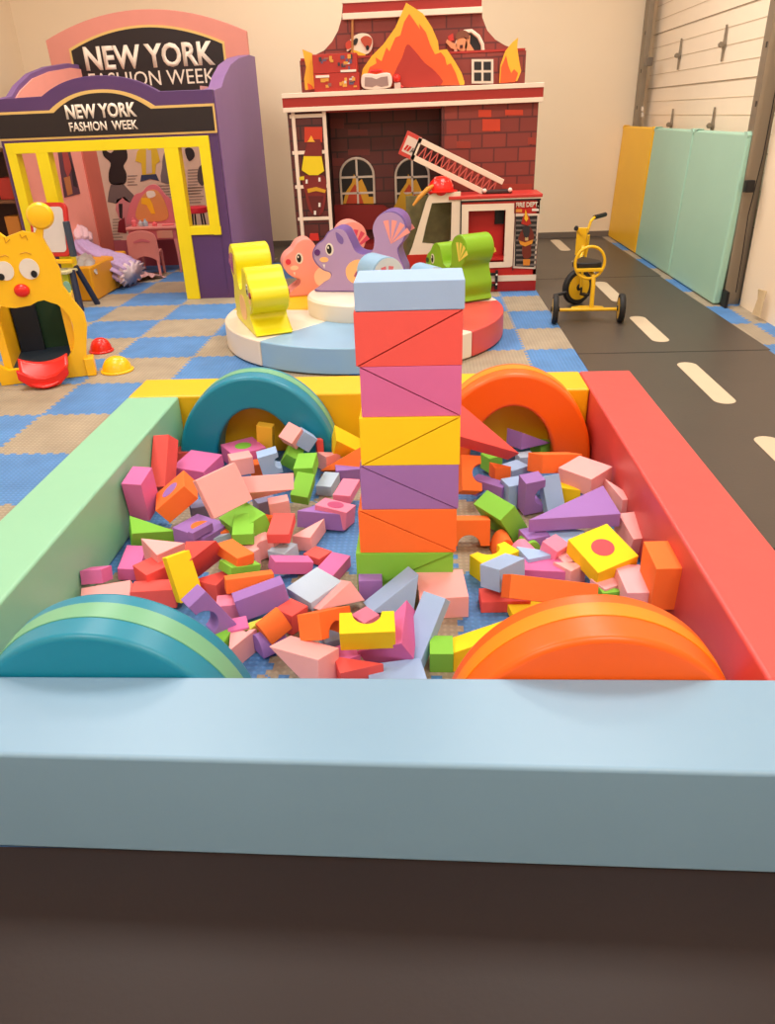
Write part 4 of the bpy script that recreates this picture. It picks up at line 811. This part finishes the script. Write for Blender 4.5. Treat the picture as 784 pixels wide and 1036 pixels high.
with_hole(out, mouth_loop, 0, .05, 'face_panel', TOYY, mt)
# box behind
xl_, xr_ = out[0][0]+.04, rt[-1][0]-.03
bm = bmesh.new(); abox(bm, xr_-.05, xr_, .05, .62, .003, .5); mk('side_panel', bm, TOYY, mt)
bm = bmesh.new(); abox(bm, xl_, xl_+.05, .05, .62, .003, .5); mk('side_panel', bm, TOYY, mt)
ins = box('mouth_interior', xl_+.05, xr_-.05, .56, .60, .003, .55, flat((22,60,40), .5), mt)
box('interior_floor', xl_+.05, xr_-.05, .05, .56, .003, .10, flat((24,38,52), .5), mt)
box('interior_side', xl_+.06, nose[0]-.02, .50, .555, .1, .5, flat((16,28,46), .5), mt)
for (px, py) in ((44, 322), (54, 311), (10, 309)):
    a, b = mp(px, py, 0); prism('window_hole', [(a+.03*cos(2*PI*k/16)+.06, b+.045*sin(2*PI*k/16)+.03) for k in range(16)], .54 if px > 20 else .49, .556 if px > 20 else .50, flat((120,176,170), .4), mt)
def el(px, py, rx, rz, d0, d1, m, nm):
    a, b = mp(px, py); return prism(nm, [(a+rx*cos(2*PI*k/24), b+rz*sin(2*PI*k/24)) for k in range(24)], -d1, -d0, m, mt)
el(29.7, 272, .062, .068, 0, .006, WHT, 'eye_white'); el(34.6, 277, .02, .023, .006, .012, BLK, 'pupil')
el(5, 274, .055, .062, 0, .006, WHT, 'eye_white'); el(1.5, 280, .02, .022, .006, .012, BLK, 'pupil')
a, b = nose; ball('nose', (a, -.01, b), .048, TOYR, mt, 1.05, .7, .92)
a, b = mp(40.4, 218.7); lathe('antenna_ball', [(.03, -.03), (.07, -.02), (.084, 0), (.084, .03), (.07, .06), (.03, .07)], TOYY, mt, centre=(a, 0, b), axis='y', seg=32)
bm = bmesh.new()
for pts in ([(20,257),(26,255),(32,257)], [(0,260),(5,258),(9,260)], [(20,237),(22,241),(26,238),(28,243)], [(4,240),(6,246),(10,242)]):
    atube(bm, [(mp(x, y)[0], -.002, mp(x, y)[1]) for x, y in pts], .003, 6)
mk('drawn_lines', bm, flat((200,140,10), .5), mt, smooth=True)
# tongue : curved chute
tc, tw = mp(43.5, 361)[0], .165
bm = bmesh.new(); n, k_ = 14, 8; g2 = []
for i in range(n+1):
    u = i/n*2-1; row = []
    for j in range(k_+1):
        v = j/k_; ww = tw*(1-.35*v**3)
        x = tc+u*ww; y = -.015-.16*v-.05*(1-u*u)*v
        z = .125*(1-v)**1.3+.012+.045*u*u*(1-.4*v)
        row.append(bm.verts.new((x, y, z)))
    g2.append(row)
for i in range(n):
    for j in range(k_): bm.faces.new([g2[i][j], g2[i+1][j], g2[i+1][j+1], g2[i][j+1]])
tg = mk('tongue', bm, TOYR, mt, smooth=True, ang=180); s = tg.modifiers.new('t', 'SOLIDIFY'); s.thickness = .012
prism('tongue_front', [(tc-tw, .15), (tc-tw*1.0, .08), (tc-tw*.6, .02), (tc-.05, .003), (tc+.05, .003), (tc+tw*.6, .02), (tc+tw, .08), (tc+tw, .15), (tc+.08, .09), (tc, .075), (tc-.08, .09)], -.19, -.15, TOYR, mt, bevel=.01)
box('side_foot', rt[-1][0], rt[-1][0]+.065, -.02, .10, .003, .13, TOYY, mt, bevel=.006)
for px, py, r_, m_, lb in ((117, 377, .105, TOYY, 'yellow upturned toy bowl on the carpet beside the monster game'), (101, 357, .085, TOYR, 'red upturned toy bowl on the carpet behind the yellow one')):
    q = onZ(px, py); o = lathe('toy_bowl', [(r_*1.12, .003), (r_*1.12, .012), (r_, .018), (r_*.93, .05), (r_*.72, .085), (r_*.4, .105), (.01, .11)], m_, seg=36); o.location = (q.x, q.y+.04, 0); tag(o, lb, 'toy bowl', 'upturned toy bowls')
# brown shelf left of the booth with toys
sh = empty('wooden_shelf', (-4.45, 8.0, 0), 'brown wooden toy shelf at the far left edge beside the booth', 'shelf')
WD = mat('brown_wood', (110,66,40), .5, var=.2, scale=20)
for x in (-.36, .36): box('shelf_side', x-.015, x+.015, -.2, .2, .001, 1.45, WD, sh)
for z in (.15, .55, .95, 1.42): box('shelf_board', -.35, .35, -.2, .2, z, z+.03, WD, sh)
box('shelf_back', -.35, .35, .19, .21, .1, 1.45, flat((70,34,24), .6), sh)
for i, (x, z, c, w2, h2, lb) in enumerate([(-4.20, .981, (170,40,30), .16, .2, 'red toy box on the brown shelf beside the booth'), (-4.22, .581, (196,120,40), .15, .24, 'orange toy box on the middle board of the brown shelf'), (-4.42, .981, (60,40,50), .18, .16, 'dark toy box on the brown shelf')]):
    o = box('toy_box', -w2/2, w2/2, -.1, .1, 0, h2, flat(c, .5), bevel=.006); o.location = (x, 7.96, z); tag(o, lb, 'toy box', 'boxes on the brown shelf')
# ------------------------------------------------------------ toy fire station
def brick_material(name, c1, c2, mort, sc_=1.0):
    m = bpy.data.materials.new(name); m.use_nodes = True; nt = m.node_tree; b = nt.nodes['Principled BSDF']; L_ = nt.links
    g = nt.nodes.new('ShaderNodeNewGeometry'); sp = nt.nodes.new('ShaderNodeSeparateXYZ'); L_.new(g.outputs['Position'], sp.inputs[0])
    ad = nt.nodes.new('ShaderNodeMath'); ad.operation = 'ADD'; L_.new(sp.outputs[0], ad.inputs[0]); L_.new(sp.outputs[1], ad.inputs[1])
    cb = nt.nodes.new('ShaderNodeCombineXYZ'); L_.new(ad.outputs[0], cb.inputs[0]); L_.new(sp.outputs[2], cb.inputs[1])
    t = nt.nodes.new('ShaderNodeTexBrick'); t.inputs['Scale'].default_value = 1; t.inputs['Brick Width'].default_value = .235*sc_; t.inputs['Row Height'].default_value = .128*sc_
    t.inputs['Mortar Size'].default_value = .008; t.inputs['Color1'].default_value = lin(c1)+(1,); t.inputs['Color2'].default_value = lin(c2)+(1,); t.inputs['Mortar'].default_value = lin(mort)+(1,)
    t.inputs['Bias'].default_value = -.1
    L_.new(cb.outputs[0], t.inputs['Vector']); L_.new(t.outputs['Color'], b.inputs['Base Color']); b.inputs['Roughness'].default_value = .55
    return m
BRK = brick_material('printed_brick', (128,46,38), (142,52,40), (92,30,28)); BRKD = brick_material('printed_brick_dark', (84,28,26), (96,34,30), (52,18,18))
WF = flat((230,208,188), .5); MAR = flat((156,34,26), .5); BOR = flat((196,66,40), .55); FY = 8.0
fs = empty('toy_fire_station', (-.1, 8.2, 0), 'large red brick toy fire station playhouse with painted flames', 'playhouse')
W_ = lambda o: wp(o, fs)
xa, xb, xc, xd = -1.30, -.955, .215, 1.10
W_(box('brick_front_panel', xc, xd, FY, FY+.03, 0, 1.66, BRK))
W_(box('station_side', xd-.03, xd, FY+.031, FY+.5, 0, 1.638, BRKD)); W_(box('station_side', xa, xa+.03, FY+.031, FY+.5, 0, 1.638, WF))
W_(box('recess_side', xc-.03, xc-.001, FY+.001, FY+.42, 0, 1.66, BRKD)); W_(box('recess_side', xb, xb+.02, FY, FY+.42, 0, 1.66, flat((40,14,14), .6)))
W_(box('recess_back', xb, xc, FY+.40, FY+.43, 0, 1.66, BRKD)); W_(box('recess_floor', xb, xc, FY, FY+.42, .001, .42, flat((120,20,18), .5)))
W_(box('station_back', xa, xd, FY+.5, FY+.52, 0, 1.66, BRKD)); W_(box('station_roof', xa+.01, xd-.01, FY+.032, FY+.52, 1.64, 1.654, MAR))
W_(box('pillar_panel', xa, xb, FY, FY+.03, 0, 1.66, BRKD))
# white ladder frame on the pillar
bm = bmesh.new()
for a, b in (((294.5,113),(306,300)), ((326,113),(337,300))):
    p0, p1 = onY(*a, FY), onY(*b, FY)
    xx = p0.x; abox(bm, xx, xx+.035, FY-.02, FY, 0, 1.655)
for py in (117, 154, 188.5, 221, 256):
    z = onY(312, py, FY).z; abox(bm, xa+.02, xb-.0, FY-.016, FY, z-.018, z+.014)
W_(mk('ladder_frame', bm, WF, bevel=.003))
fz = lambda nm, pts, rgb, th=.022, n=0, Y=FY: W_(decal(nm, pts, Y, flat(rgb, .55), None, th, n))
fz('printed_brick_patch', [(308,128.5),(326,128.5),(326,144),(308,144)], (196,56,32), .006)
fz('firefighter_coat', [(307,178),(328,178),(330,196),(327,214),(320,218),(313,212),(309,196)], (120,32,28), .018, 3)
fz('firefighter_hat', [(310,148),(312,141),(324,141),(326,150),(326,159),(307,159)], (116,30,26), .018)
fz('firefighter_hat_badge', [(311,143.5),(313,141),(315,137),(317,141),(319,143.5)], (236,170,50), .024)
fz('firefighter_hat_brim', [(307.5,158),(325.5,158),(328,173),(322,177),(313,177),(305.5,172)], (226,196,20), .024)
fz('firefighter_belt', [(311,191),(320,189),(330,192),(329,195),(320,193),(312,195)], (206,150,30), .024)
fz('firefighter_glove', [(303,179),(308,178),(308,182),(303,182)], (214,190,40), .022)
fz('firefighter_trousers', [(312,198),(328,198),(323,218),(318,218)], (92,24,22), .021)
for x, y in ((309.5,183.5),(322.5,181.5),(322.5,207),(318,215)): fz('reflector', [(x,y-2),(x+2,y-2),(x+2,y+2),(x,y+2)], (230,220,210), .026)
fz('alarm_light', [(314,236),(322,236),(323,243),(313,243)], (200,40,30), .03)
# bright bricks
for (x0, y0, x1, y1) in [(484,111,497,118.5),(511,111,529,116.5),(488,120.5,506,132.5),(534,139,542,146),(462,143,476,150),(508,186,538,192.5)]:
    fz('orange_brick', [(x0,y0),(x1,y0),(x1,y1),(x0,y1)], (200,62,34) if y0 < 130 else (150,52,38), .006)
for (x0, y0, x1, y1) in [(332,120,348,130),(352,131,372,137),(352,151,374,157),(334,160,348,168)]:
    fz('dark_brick', [(x0,y0),(x1,y0),(x1,y1),(x0,y1)], (112,44,40), .004, 0, FY+.4)
# arched windows in the recess with flames
for cx_, x0, x1 in ((361, 345, 378.5), (416, 400.5, 434)):
    Yw = FY+.4
    a, b = onY(x0, 190, Yw).x, onY(x1, 190, Yw).x; zb_, zm, ztp = onY(cx_, 206, Yw).z, onY(cx_, 178, Yw).z, onY(cx_, 160, Yw).z
    aro = [(a, zb_), (b, zb_)]+[((a+b)/2+(b-a)/2*cos(PI*k/14), zm+(ztp-zm)*sin(PI*k/14)) for k in range(15)]
    W_(prism('arched_window', aro, Yw-.006, Yw, flat((20,14,16), .5)))
    bm = bmesh.new(); path = [(a, Yw-.012, zb_)]+[((a+b)/2-(b-a)/2*cos(PI*k/14), Yw-.012, zm+(ztp-zm)*sin(PI*k/14)) for k in range(15)]+[(b, Yw-.012, zb_)]
    atube(bm, path, .012, 6)
    m_ = (a+b)/2; abox(bm, m_-.01, m_+.01, Yw-.02, Yw-.004, zb_, ztp)
    for zz in (zm-.01, (zb_+zm)/2-.03): abox(bm, a, b, Yw-.02, Yw-.004, zz-.01, zz+.01)
    W_(mk('window_bars', bm, flat((206,188,172), .5)))
    dx = cx_-361
    fz('window_flame', [(347+dx,206),(350+dx,194),(356+dx,185),(358+dx,176),(362+dx,184),(366+dx,181),(371+dx,192),(373+dx,199),(378+dx,199),(378+dx,206)], (206,150,40), .01, 0, Yw-.004)
    fz('window_flame', [(350+dx,206),(354+dx,194),(359+dx,186),(364+dx,194),(368+dx,206)], (180,60,30), .014, 0, Yw-.004)
fz('recess_flame', [(397,212),(401,205),(406,193),(411,197),(417,195),(420,206),(424,203),(424,214)], (196,150,30), .02, 0, FY+.36)
fz('recess_ledge', [(336,207),(388,207),(398,214),(398,232),(340,232)], (126,22,20), .03, 0, FY+.36)
# cornice
ce0, ce1 = -1.325, 1.13
W_(box('cornice', ce0, ce1, FY-.07, FY+.55, 1.66, 1.80, MAR))
W_(box('cornice_trim', ce0-.004, ce1+.004, FY-.078, FY+.556, 1.775, 1.815, WF, bevel=.004)); W_(box('cornice_trim', ce0-.0, ce1+.0, FY-.074, FY+.552, 1.655, 1.695, WF, bevel=.004))
# upper parapet and rear gable
W_(box('parapet', -1.17, .985, FY+.20, FY+.23, 1.815, 2.09, BRK)); W_(box('parapet_cap', -1.16, .975, FY+.20, FY+.36, 2.085, 2.11, flat((170,44,36), .5)))
GY = FY+.34
gl_ = [onY(x, y, GY) for x, y in [(320,55),(328,51),(336,42),(342,31),(345.5,19),(347,0)]]; gr_ = [onY(x, y, GY) for x, y in [(487,6),(488,18),(493,31),(501,40),(511,46),(526,51)]]
xl0, xr0 = gl_[-1].x, gr_[0].x
gab = [(-1.15, 2.09)]+[(p_.x, p_.z) for p_ in gl_]+[(xl0, 2.95), (xr0, 2.95)]+[(p_.x, p_.z) for p_ in gr_]+[(.97, 2.09)]
W_(prism('gable_wall', gab, GY, GY+.04, BRK))
zA, zB = onY(410, 13.5, GY).z, onY(410, 1, GY).z
W_(box('gable_trim', xl0-.01, xr0+.01, GY-.05, GY+.06, zA-.03, zA+.02, WF, bevel=.003)); W_(box('gable_band', xl0, xr0, GY-.04, GY+.05, zA+.02, zB+.1, MAR)); W_(box('gable_trim', xl0-.01, xr0+.01, GY-.05, GY+.06, zB-.0, zB+.04, WF, bevel=.003))
W_(box('gable_top_band', xl0-.02, xr0+.02, GY-.05, GY+.06, 2.9, 3.0, WF))
# half round window with dark pane in the gable
Yg = GY-.002
fz('round_window', [(461,52),(461,46),(464,38),(470,33),(477,33),(484,38),(488,46),(488.5,52)], (26,20,22), .006, 3, Yg)
bm = bmesh.new(); atube(bm, [(onY(x, y, Yg-.01).x, Yg-.01, onY(x, y, Yg-.01).z) for x, y in [(461,52),(461.5,45),(464,38),(470,32),(477,31.5),(484,37),(488,45),(488.5,52)]], .018, 6)
W_(mk('round_window_frame', bm, WF, smooth=True))
# waving person and spotted puppy, printed cut-outs
SK = (214,142,98)
fz('printed_person_head', [(463,40),(467,38),(472,41),(472,49),(468,52),(463,50),(461,45)], SK, .03, 3, Yg)
fz('printed_person_hair', [(461,40),(462,34),(469,31),(474,34),(474,40),(470,38),(465,39)], (120,66,44), .034, 3, Yg)
fz('printed_person_arm', [(471,43),(473,36),(475.5,36),(475,44),(480,52),(474,54),(470,49)], SK, .03, 0, Yg)
fz('printed_person_arm', [(462,45),(457,43),(452,40),(451,43),(456,49),(462,51)], SK, .03, 0, Yg)
fz('printed_person_shirt', [(453,37),(458,34),(459,41),(454,43)], (196,50,40), .028, 0, Yg); fz('printed_mouth', [(465,46),(468,45.5),(468,49),(465,49)], (70,20,18), .038, 0, Yg)
fz('printed_puppy_head', [(351,52),(353,43),(358,37),(365,34),(373,35),(377,41),(376,50),(371,55),(362,53),(356,50)], (226,206,184), .03, 3, Yg)
fz('printed_puppy_patch', [(365,40),(370,36.5),(376,39),(376,45),(372,50),(368,46)], (176,70,44), .036, 3, Yg)
fz('printed_puppy_spot', [(357.5,42),(360,39),(362.5,40),(361,45),(358,46)], (34,24,24), .036, 3, Yg); fz('printed_puppy_spot', [(370.5,47),(373,46.5),(373.5,50),(371,51)], (24,18,20), .04, 3, Yg)
fz('printed_puppy_collar', [(356,50),(362,52),(370,55),(370,57),(360,56),(355,53)], (230,170,40), .036, 0, Yg); fz('printed_puppy_scarf', [(350,44),(355,41),(356,48),(351,50)], (190,60,40), .034, 3, Yg)
tube_ = W_(tube('fire_pole', [onY(356.5, 18, Yg-.03), onY(356.5, 54, Yg-.03)], .012, flat((170,110,60), .4)))
# painted flames standing on the cornice
def flame(nm, yel, org, core, Y, th=.02):
    W_(decal(nm, yel, Y, flat((236,168,44), .5), None, th)); W_(decal(nm+'_orange', org, Y-th, flat((222,84,36), .5), None, .006))
    if core: W_(decal(nm+'_core', core, Y-th-.006, flat((168,44,34), .5), None, .006, 3))
flame('big_flame', [(367,88),(365,80),(367,70),(376,57),(388,45),(400,28),(407,12),(411,3),(419,8),(428,14),(437,28),(443,42),(444,51),(452,50),(460,62),(467,74),(470,84),(469,86)],
      [(371,88),(370,79),(374,68),(381,64),(380,58),(386,62),(391,48),(394,52),(400,38),(405,36),(409,22),(414,14),(419,21),(425,30),(424,24),(431,33),(435,45),(440,55),(446,53),(450,58),(452,66),(456,64),(461,74),(465,86)],
      [(398,87),(400,72),(407,58),(412,45),(420,52),(430,64),(440,72),(446,86)], FY+.06)
flame('small_flame', [(309,91),(308,80),(310,68),(306,50),(316,54),(318,60),(317,74),(319,90)], [(312,91),(311,84),(315,86),(318,90)], None, FY+.10)
flame('small_flame', [(505,84),(506,66),(511,52),(518,43),(524,38),(523,48),(525,62),(527,72),(523,82)], [(506,84),(507,68),(512,56),(514,66),(517,74),(520,70),(524,74),(521,83)], None, FY+.10)
# small square window
fz('small_window', [(477,60),(499,60),(499,84.5),(477,84.5)], (214,196,180), .02, 0, FY+.195)
for a in ((479.5,62.5,486.8,71), (489,62.5,496.5,71), (479.5,73.5,486.8,82), (489,73.5,496.5,82)): fz('small_window_pane', [(a[0],a[1]),(a[2],a[1]),(a[2],a[3]),(a[0],a[3])], (30,26,28), .024, 0, FY+.195)

# ---- things standing on the cornice
def shelf_box(px0, px1, zz, h, label, seed):
    Y = FY-.05; a, b = onY(px0, 75, Y).x, onY(px1, 75, Y).x
    t = empty('toy_carton', ((a+b)/2, Y, zz), label, 'toy box', 'toy cartons on the fire station cornice'); w2 = (b-a)/2
    box('carton', -w2, w2, 0, .16, .001, h, flat((176,44,34), .5), t, bevel=.003)
    random.seed(seed); bm = bmesh.new(); cols_ = [flat((60,52,60), .5), flat((206,196,190), .5), flat((150,90,80), .5), flat((96,80,110), .5), flat((214,150,60), .5)]
    for k in range(18):
        x = -w2*.75+random.random()*w2*1.5; z = h*.12+random.random()*h*.6; s1, s2 = .015+random.random()*.03, .012+random.random()*.03
        mi = random.randrange(5); abox(bm, x, min(x+s1, w2*.95), -.003-.0002*k, 0, z, min(z+s2, h*.93), mi)
    mk('printed_picture', bm, cols_, t); box('printed_strip', w2*.25 if seed == 1 else -w2*.9, w2*.95 if seed == 1 else -w2*.3, -.006, 0, h*.02 if seed == 1 else h*.78, h*.14 if seed == 1 else h*.92, flat((226,214,200), .5), t)
shelf_box(317, 363, 1.8155, .148, 'red toy fire engine carton at the bottom of the pair on the cornice', 2)
shelf_box(317, 361.5, 1.965, .155, 'red toy fire engine carton stacked on top of the other carton', 1)
Y = FY-.03; a = onY(365.5, 80, Y).x; b = onY(396, 80, Y).x
cs = empty('toy_case', ((a+b)/2, Y, 1.8155), 'white and red toy doctor case with handle on the cornice', 'toy case'); w2 = (b-a)/2
prism('case_shell', crom([(-w2, .03), (-w2*.97, .12), (-w2*.5, .135), (0, .125), (w2*.5, .135), (w2*.97, .12), (w2, .03), (w2*.5, .004), (-w2*.5, .004)], 3), 0, .09, flat((228,206,196), .35), cs, bevel=.01)
prism('case_window', [(-w2*.8, .03), (-w2*.75, .105), (-w2*.3, .10), (0, .085), (w2*.3, .10), (w2*.75, .105), (w2*.8, .03), (w2*.3, .02), (0, .035), (-w2*.3, .02)], -.006, 0, flat((150,120,116), .3), cs)
tube('case_handle', [(-.06, .03, .12), (-.05, .03, .155), (.05, .03, .155), (.06, .03, .12)], .012, TOYR, cs)
Y = FY-.03; q = onY(402, 84, Y)
st_ = empty('small_red_toy', (q.x, Y, 1.8155), 'tiny red and white toy right of the toy case on the cornice', 'toy')
box('toy_body', -.03, .03, 0, .04, .001, .05, flat((200,170,160), .4), st_, bevel=.005); ball('toy_top', (-.005, .02, .085), .035, TOYR, st_); tube('toy_arm', [(.02, .02, .03), (.05, .02, .01)], .008, TOYR, st_)

# ------------------------------------------------------------ toy fire truck in front of the station
TY = 7.56
ft = empty('toy_fire_truck', (.6, TY, 0), 'red and white toy fire truck playset marked FIRE DEPT.', 'toy truck')
T_ = lambda o: wp(o, ft)
tx0, tx1 = .11, 1.105
tr_ = lambda px, py: (onY(px, py, TY).x, onY(px, py, TY).z)
FR = flat((186,32,26), .4)
hx0, hx1 = tr_(473.5, 240)[0], tr_(510.5, 240)[0]; hz0, hz1 = tr_(490, 265.5)[1], tr_(490, 213)[1]
bm = bmesh.new(); xs = tr_(466, 250)[0]
abox(bm, xs, hx0, TY, TY+.03, 0, .865); abox(bm, hx1, tx1, TY, TY+.03, 0, .865); abox(bm, hx0, hx1, TY, TY+.03, 0, hz0); abox(bm, hx0, hx1, TY, TY+.03, hz1, .865)
abox(bm, tx1-.03, tx1, TY, TY+.42, 0, .865); abox(bm, xs, tx1, TY+.39, TY+.42, 0, .865); abox(bm, xs, tx1, TY, TY+.42, .30, .33)
T_(mk('truck_body', bm, FR)); T_(box('truck_roof', xs-.12, tx1+.02, TY-.02, TY+.42, .865, .895, flat((196,52,46), .45), bevel=.006))
cab = [tr_(*p_) for p_ in [(412,262),(417,250),(431,204),(434,198),(440,195),(466,194),(466,250)]]+[(xs, 0), (tr_(412,262)[0]-.05, 0)]
cw = [tr_(*p_) for p_ in [(427,246),(431,228),(437,205.5),(457,204.5),(456,243),(450,248)]]
with_hole(cab, cw, TY, TY+.03, 'cab_panel', WF, None); T_(COL.objects['cab_panel'])
T_(prism('cab_lower_panel', [tr_(412,258), tr_(466,256), (xs, 0), (cab[-1][0], 0)], TY-.008, TY, FR))
T_(box('cab_far_panel', cab[-1][0], xs, TY+.36, TY+.39, 0, .60, flat((120,100,60), .5))); T_(box('cab_interior', cab[-1][0]+.04, xs, TY+.30, TY+.36, .3, .88, mat('cab_scene', (104,96,60), .5, var=.6, scale=12)))
T_(prism('windscreen', [(.0, .4), (.30, .865), (.42, .88), (.42, .86), (.32, .84), (.03, .38)], 0, .001, WF) if False else box('truck_far_wheel_arch', -.05, .05, TY+.02, TY+.36, 0, .18, FR))
# door frame (white), trims
do = [tr_(*p_) for p_ in [(466,207),(520,205.5),(519,268),(516,270),(466,272)]]; di = [(hx0, hz0), (hx1, hz0), (hx1, hz1), (hx0, hz1)]
with_hole(do, di, TY-.014, TY, 'door_frame', WF, None); T_(COL.objects['door_frame'])
T_(box('door_seam', xs-.008, xs+.004, TY-.016, TY, .2, .85, BLK)); T_(box('door_seam', tr_(520,240)[0]-.004, tr_(520,240)[0]+.004, TY-.016, TY, .2, .82, flat((90,30,26), .5)))
T_(box('truck_inner_back', hx0, hx1, TY+.14, TY+.16, hz0, .86, flat((196,34,30), .5))); T_(box('truck_inner_vent', hx1-.09, hx1, TY+.11, TY+.139, hz1-.14, hz1, BLK))
z1_ = tr_(490,200)[1]; T_(box('roof_stripe', xs, tx1+.005, TY-.012, TY, z1_-.02, z1_+.018, WF)); T_(box('roof_line', xs, tx1+.005, TY-.013, TY, z1_-.036, z1_-.021, BLK))
T_(box('lower_stripe', xs, tx1+.003, TY-.012, TY, .10, .155, WF)); T_(box('lower_red', xs, tx1+.003, TY-.013, TY, .003, .098, flat((160,28,24), .4)))
bm = bmesh.new(); xk = tr_(502, 280)[0]; abox(bm, xk-.012, xk+.012, TY-.05, TY-.013, .03, .21); abox(bm, xk-.16, xk, TY-.04, TY-.013, .165, .185); abox(bm, xk-.16, xk, TY-.04, TY-.013, .06, .08); T_(mk('step_bracket', bm, BLK))
for z in (.08, .17): T_(ball('bracket_bolt', (xk, TY-.052, z), .01, WHT))
# FIRE DEPT. panel
YT = TY-.004
ff = lambda nm, pts, rgb, th=.006, n=0: T_(decal(nm, pts, YT, flat(rgb, .5), None, th, n))
ff('panel_white', [(519.5,216),(545.5,216),(541.5,272),(518,271)], (220,200,184)); ff('panel_black', [(521.5,219),(543.5,218),(540,270),(520.5,269)], (34,30,32), .010)
for k in range(10): y = 222+k*5; ff('vent_slat', [(522,y),(543-.05*k,y-.5),(542.6-.05*k,y+1.8),(522,y+2)], (112,100,96), .014)
ff('printed_uniform', [(527,234),(531,229),(534,228),(538,232),(540,240),(537,247),(537,258),(534,261),(530,261),(528,256),(528,246),(524,242)], (110,40,26), .020, 3)
ff('printed_uniform_helmet', [(527,226),(529,219),(532,215),(535,219),(537,226),(533,228)], (170,40,28), .024); ff('printed_uniform_badge', [(530,221),(531.5,212),(534,221),(532,224)], (236,180,40), .030)
ff('printed_uniform_mask', [(528.5,229),(535.5,229),(534.5,239),(530,239)], (44,40,44), .026, 2); ff('printed_uniform_belt', [(525,243),(531,245),(539,242),(538,246),(531,249),(526,247)], (216,140,40), .026)
ff('printed_uniform_boots', [(529,262),(536,262),(535.5,268),(529,268)], (214,130,40), .024); ff('printed_uniform_collar', [(531,229),(534,229),(534,243),(531,243)], (196,170,120), .023)
tx('FIRE DEPT.', 522, 204.5, 545, 209.5, TY-.006, ft, LET, .03)
ff('amber_mark', [(521.5,211.5),(528,211.5),(528,214.5),(521.5,214.5)], (220,140,60), .01); ff('white_mark', [(538,211),(545,211),(545,213.5),(538,213.5)], (226,210,200), .01)

# ---- toy ladder leaning over the truck roof
a_, b_ = onY(403, 155, 7.72), onY(500, 203, 7.72); dv = (b_-a_); ln = dv.length; dv.normalize(); up = Vector((-dv.z, 0, dv.x)); 
ld = empty('toy_ladder', (b_.x, 7.72, .897), 'white and red toy turntable ladder raised over the fire truck', 'toy ladder')
LM = Matrix(((dv.x, 0, up.x), (0, 1, 0), (dv.z, 0, up.z))).to_4x4(); LM.translation = a_-Vector((b_.x, 7.72, .897))
bm = bmesh.new(); w_l = .205
abox(bm, .12, ln, -.012, .012, 0, .05); abox(bm, .12, ln, -.012, .012, w_l-.05, w_l); abox(bm, .12, .16, -.012, .012, 0, w_l); mk('ladder_rails', bm, WF, ld, matrix=LM, bevel=.004)
bm = bmesh.new(); n = 13
for k in range(n):
    x = .2+(ln-.28)*k/(n-1); atube(bm, [(x-.02, 0, .045), (x+.02, 0, w_l-.045)], .006, 6); atube(bm, [(x+.02, 0, w_l-.045), (x+.035, 0, .045)], .006, 6)
mk('ladder_lattice', bm, flat((200,90,80), .4), ld, matrix=LM)
bm = bmesh.new(); abox(bm, 0, .15, -.008, .008, -.005, w_l+.005); mk('ladder_tip_plate', bm, flat((196,60,52), .45), ld, matrix=LM, bevel=.004)
bm = bmesh.new(); abox(bm, .02, .14, -.012, -.007, .03, w_l-.03); mk('tip_label', bm, flat((214,190,178), .5), ld, matrix=LM)
bm = bmesh.new(); aprism(bm, [(.03, .05), (.05, .05), (.065, .10), (.045, .10)], -.016, -.011); aprism(bm, [(.058, .05), (.078, .05), (.093, .10), (.073, .10)], -.016, -.011); mk('tip_flag_mark', bm, FR, ld, matrix=LM)
tl_ = text('tip_letter', 'A', BLK, None, Vector((0, 0, 0)), .035, .05); tl_.data.transform(Matrix.Translation((.112, -.014, .075))); tl_.data.transform(LM); tl_.parent = ld
box('ladder_base', -.12, .16, -.06, .06, .001, .03, flat((60,40,40), .5), ld, bevel=.008)
for x in (-.10, .14): ball('base_light', (x, -.07, .03), .02, WHT, ld)
# ---- red toy helmet and bits on the cab roof
q = onY(446, 192, 7.66)
hm_ = empty('toy_helmet', (q.x, 7.66, .896), 'shiny red toy fire helmet lying on the truck cab roof', 'toy helmet')
lathe('helmet_brim', [(.03, .03), (.155, .035), (.16, .045), (.07, .06)], TOYR, hm_); ball('helmet_dome', (0, 0, .06), .115, TOYR, hm_, 1.05, 1, 1.0)
bm = bmesh.new()
for k in range(22):
    u_, v_ = random.random()*2*PI, .2+random.random(); p_ = Vector((.118*cos(u_)*cos(v_)*1.05, .117*sin(u_)*cos(v_), .06+.117*sin(v_))); bmesh.ops.create_icosphere(bm, subdivisions=1, radius=.006, matrix=Matrix.Translation(p_))
mk('helmet_spots', bm, flat((250,150,140), .4), hm_)
q = onY(437, 190, 7.60); o = prism('toy_wings', crom([(-.14, 0), (-.05, .03), (.1, .025), (.2, -.02), (.1, -.01), (0, .0)], 4), -.0, .05, flat((186,160,140), .4), bevel=.004); o.location = (q.x+.02, 7.58, .93); tag(o, 'grey toy nozzle lying against the red helmet', 'toy')
o = tube('toy_hose', [onY(418, 208, 7.54), onY(424, 200, 7.54), onY(433, 191, 7.56), onY(440, 187, 7.60)], [.012, .02, .022, .012], flat((206,140,50), .5)); tag(o, 'orange-gold toy hose hanging off the front of the truck cab', 'toy hose')

sc.view_settings.view_transform = 'Standard'
sc.view_settings.look = 'None'
sc.view_settings.exposure = 0.0
sc.cycles.use_denoising = True
sc.cycles.max_bounces = 6
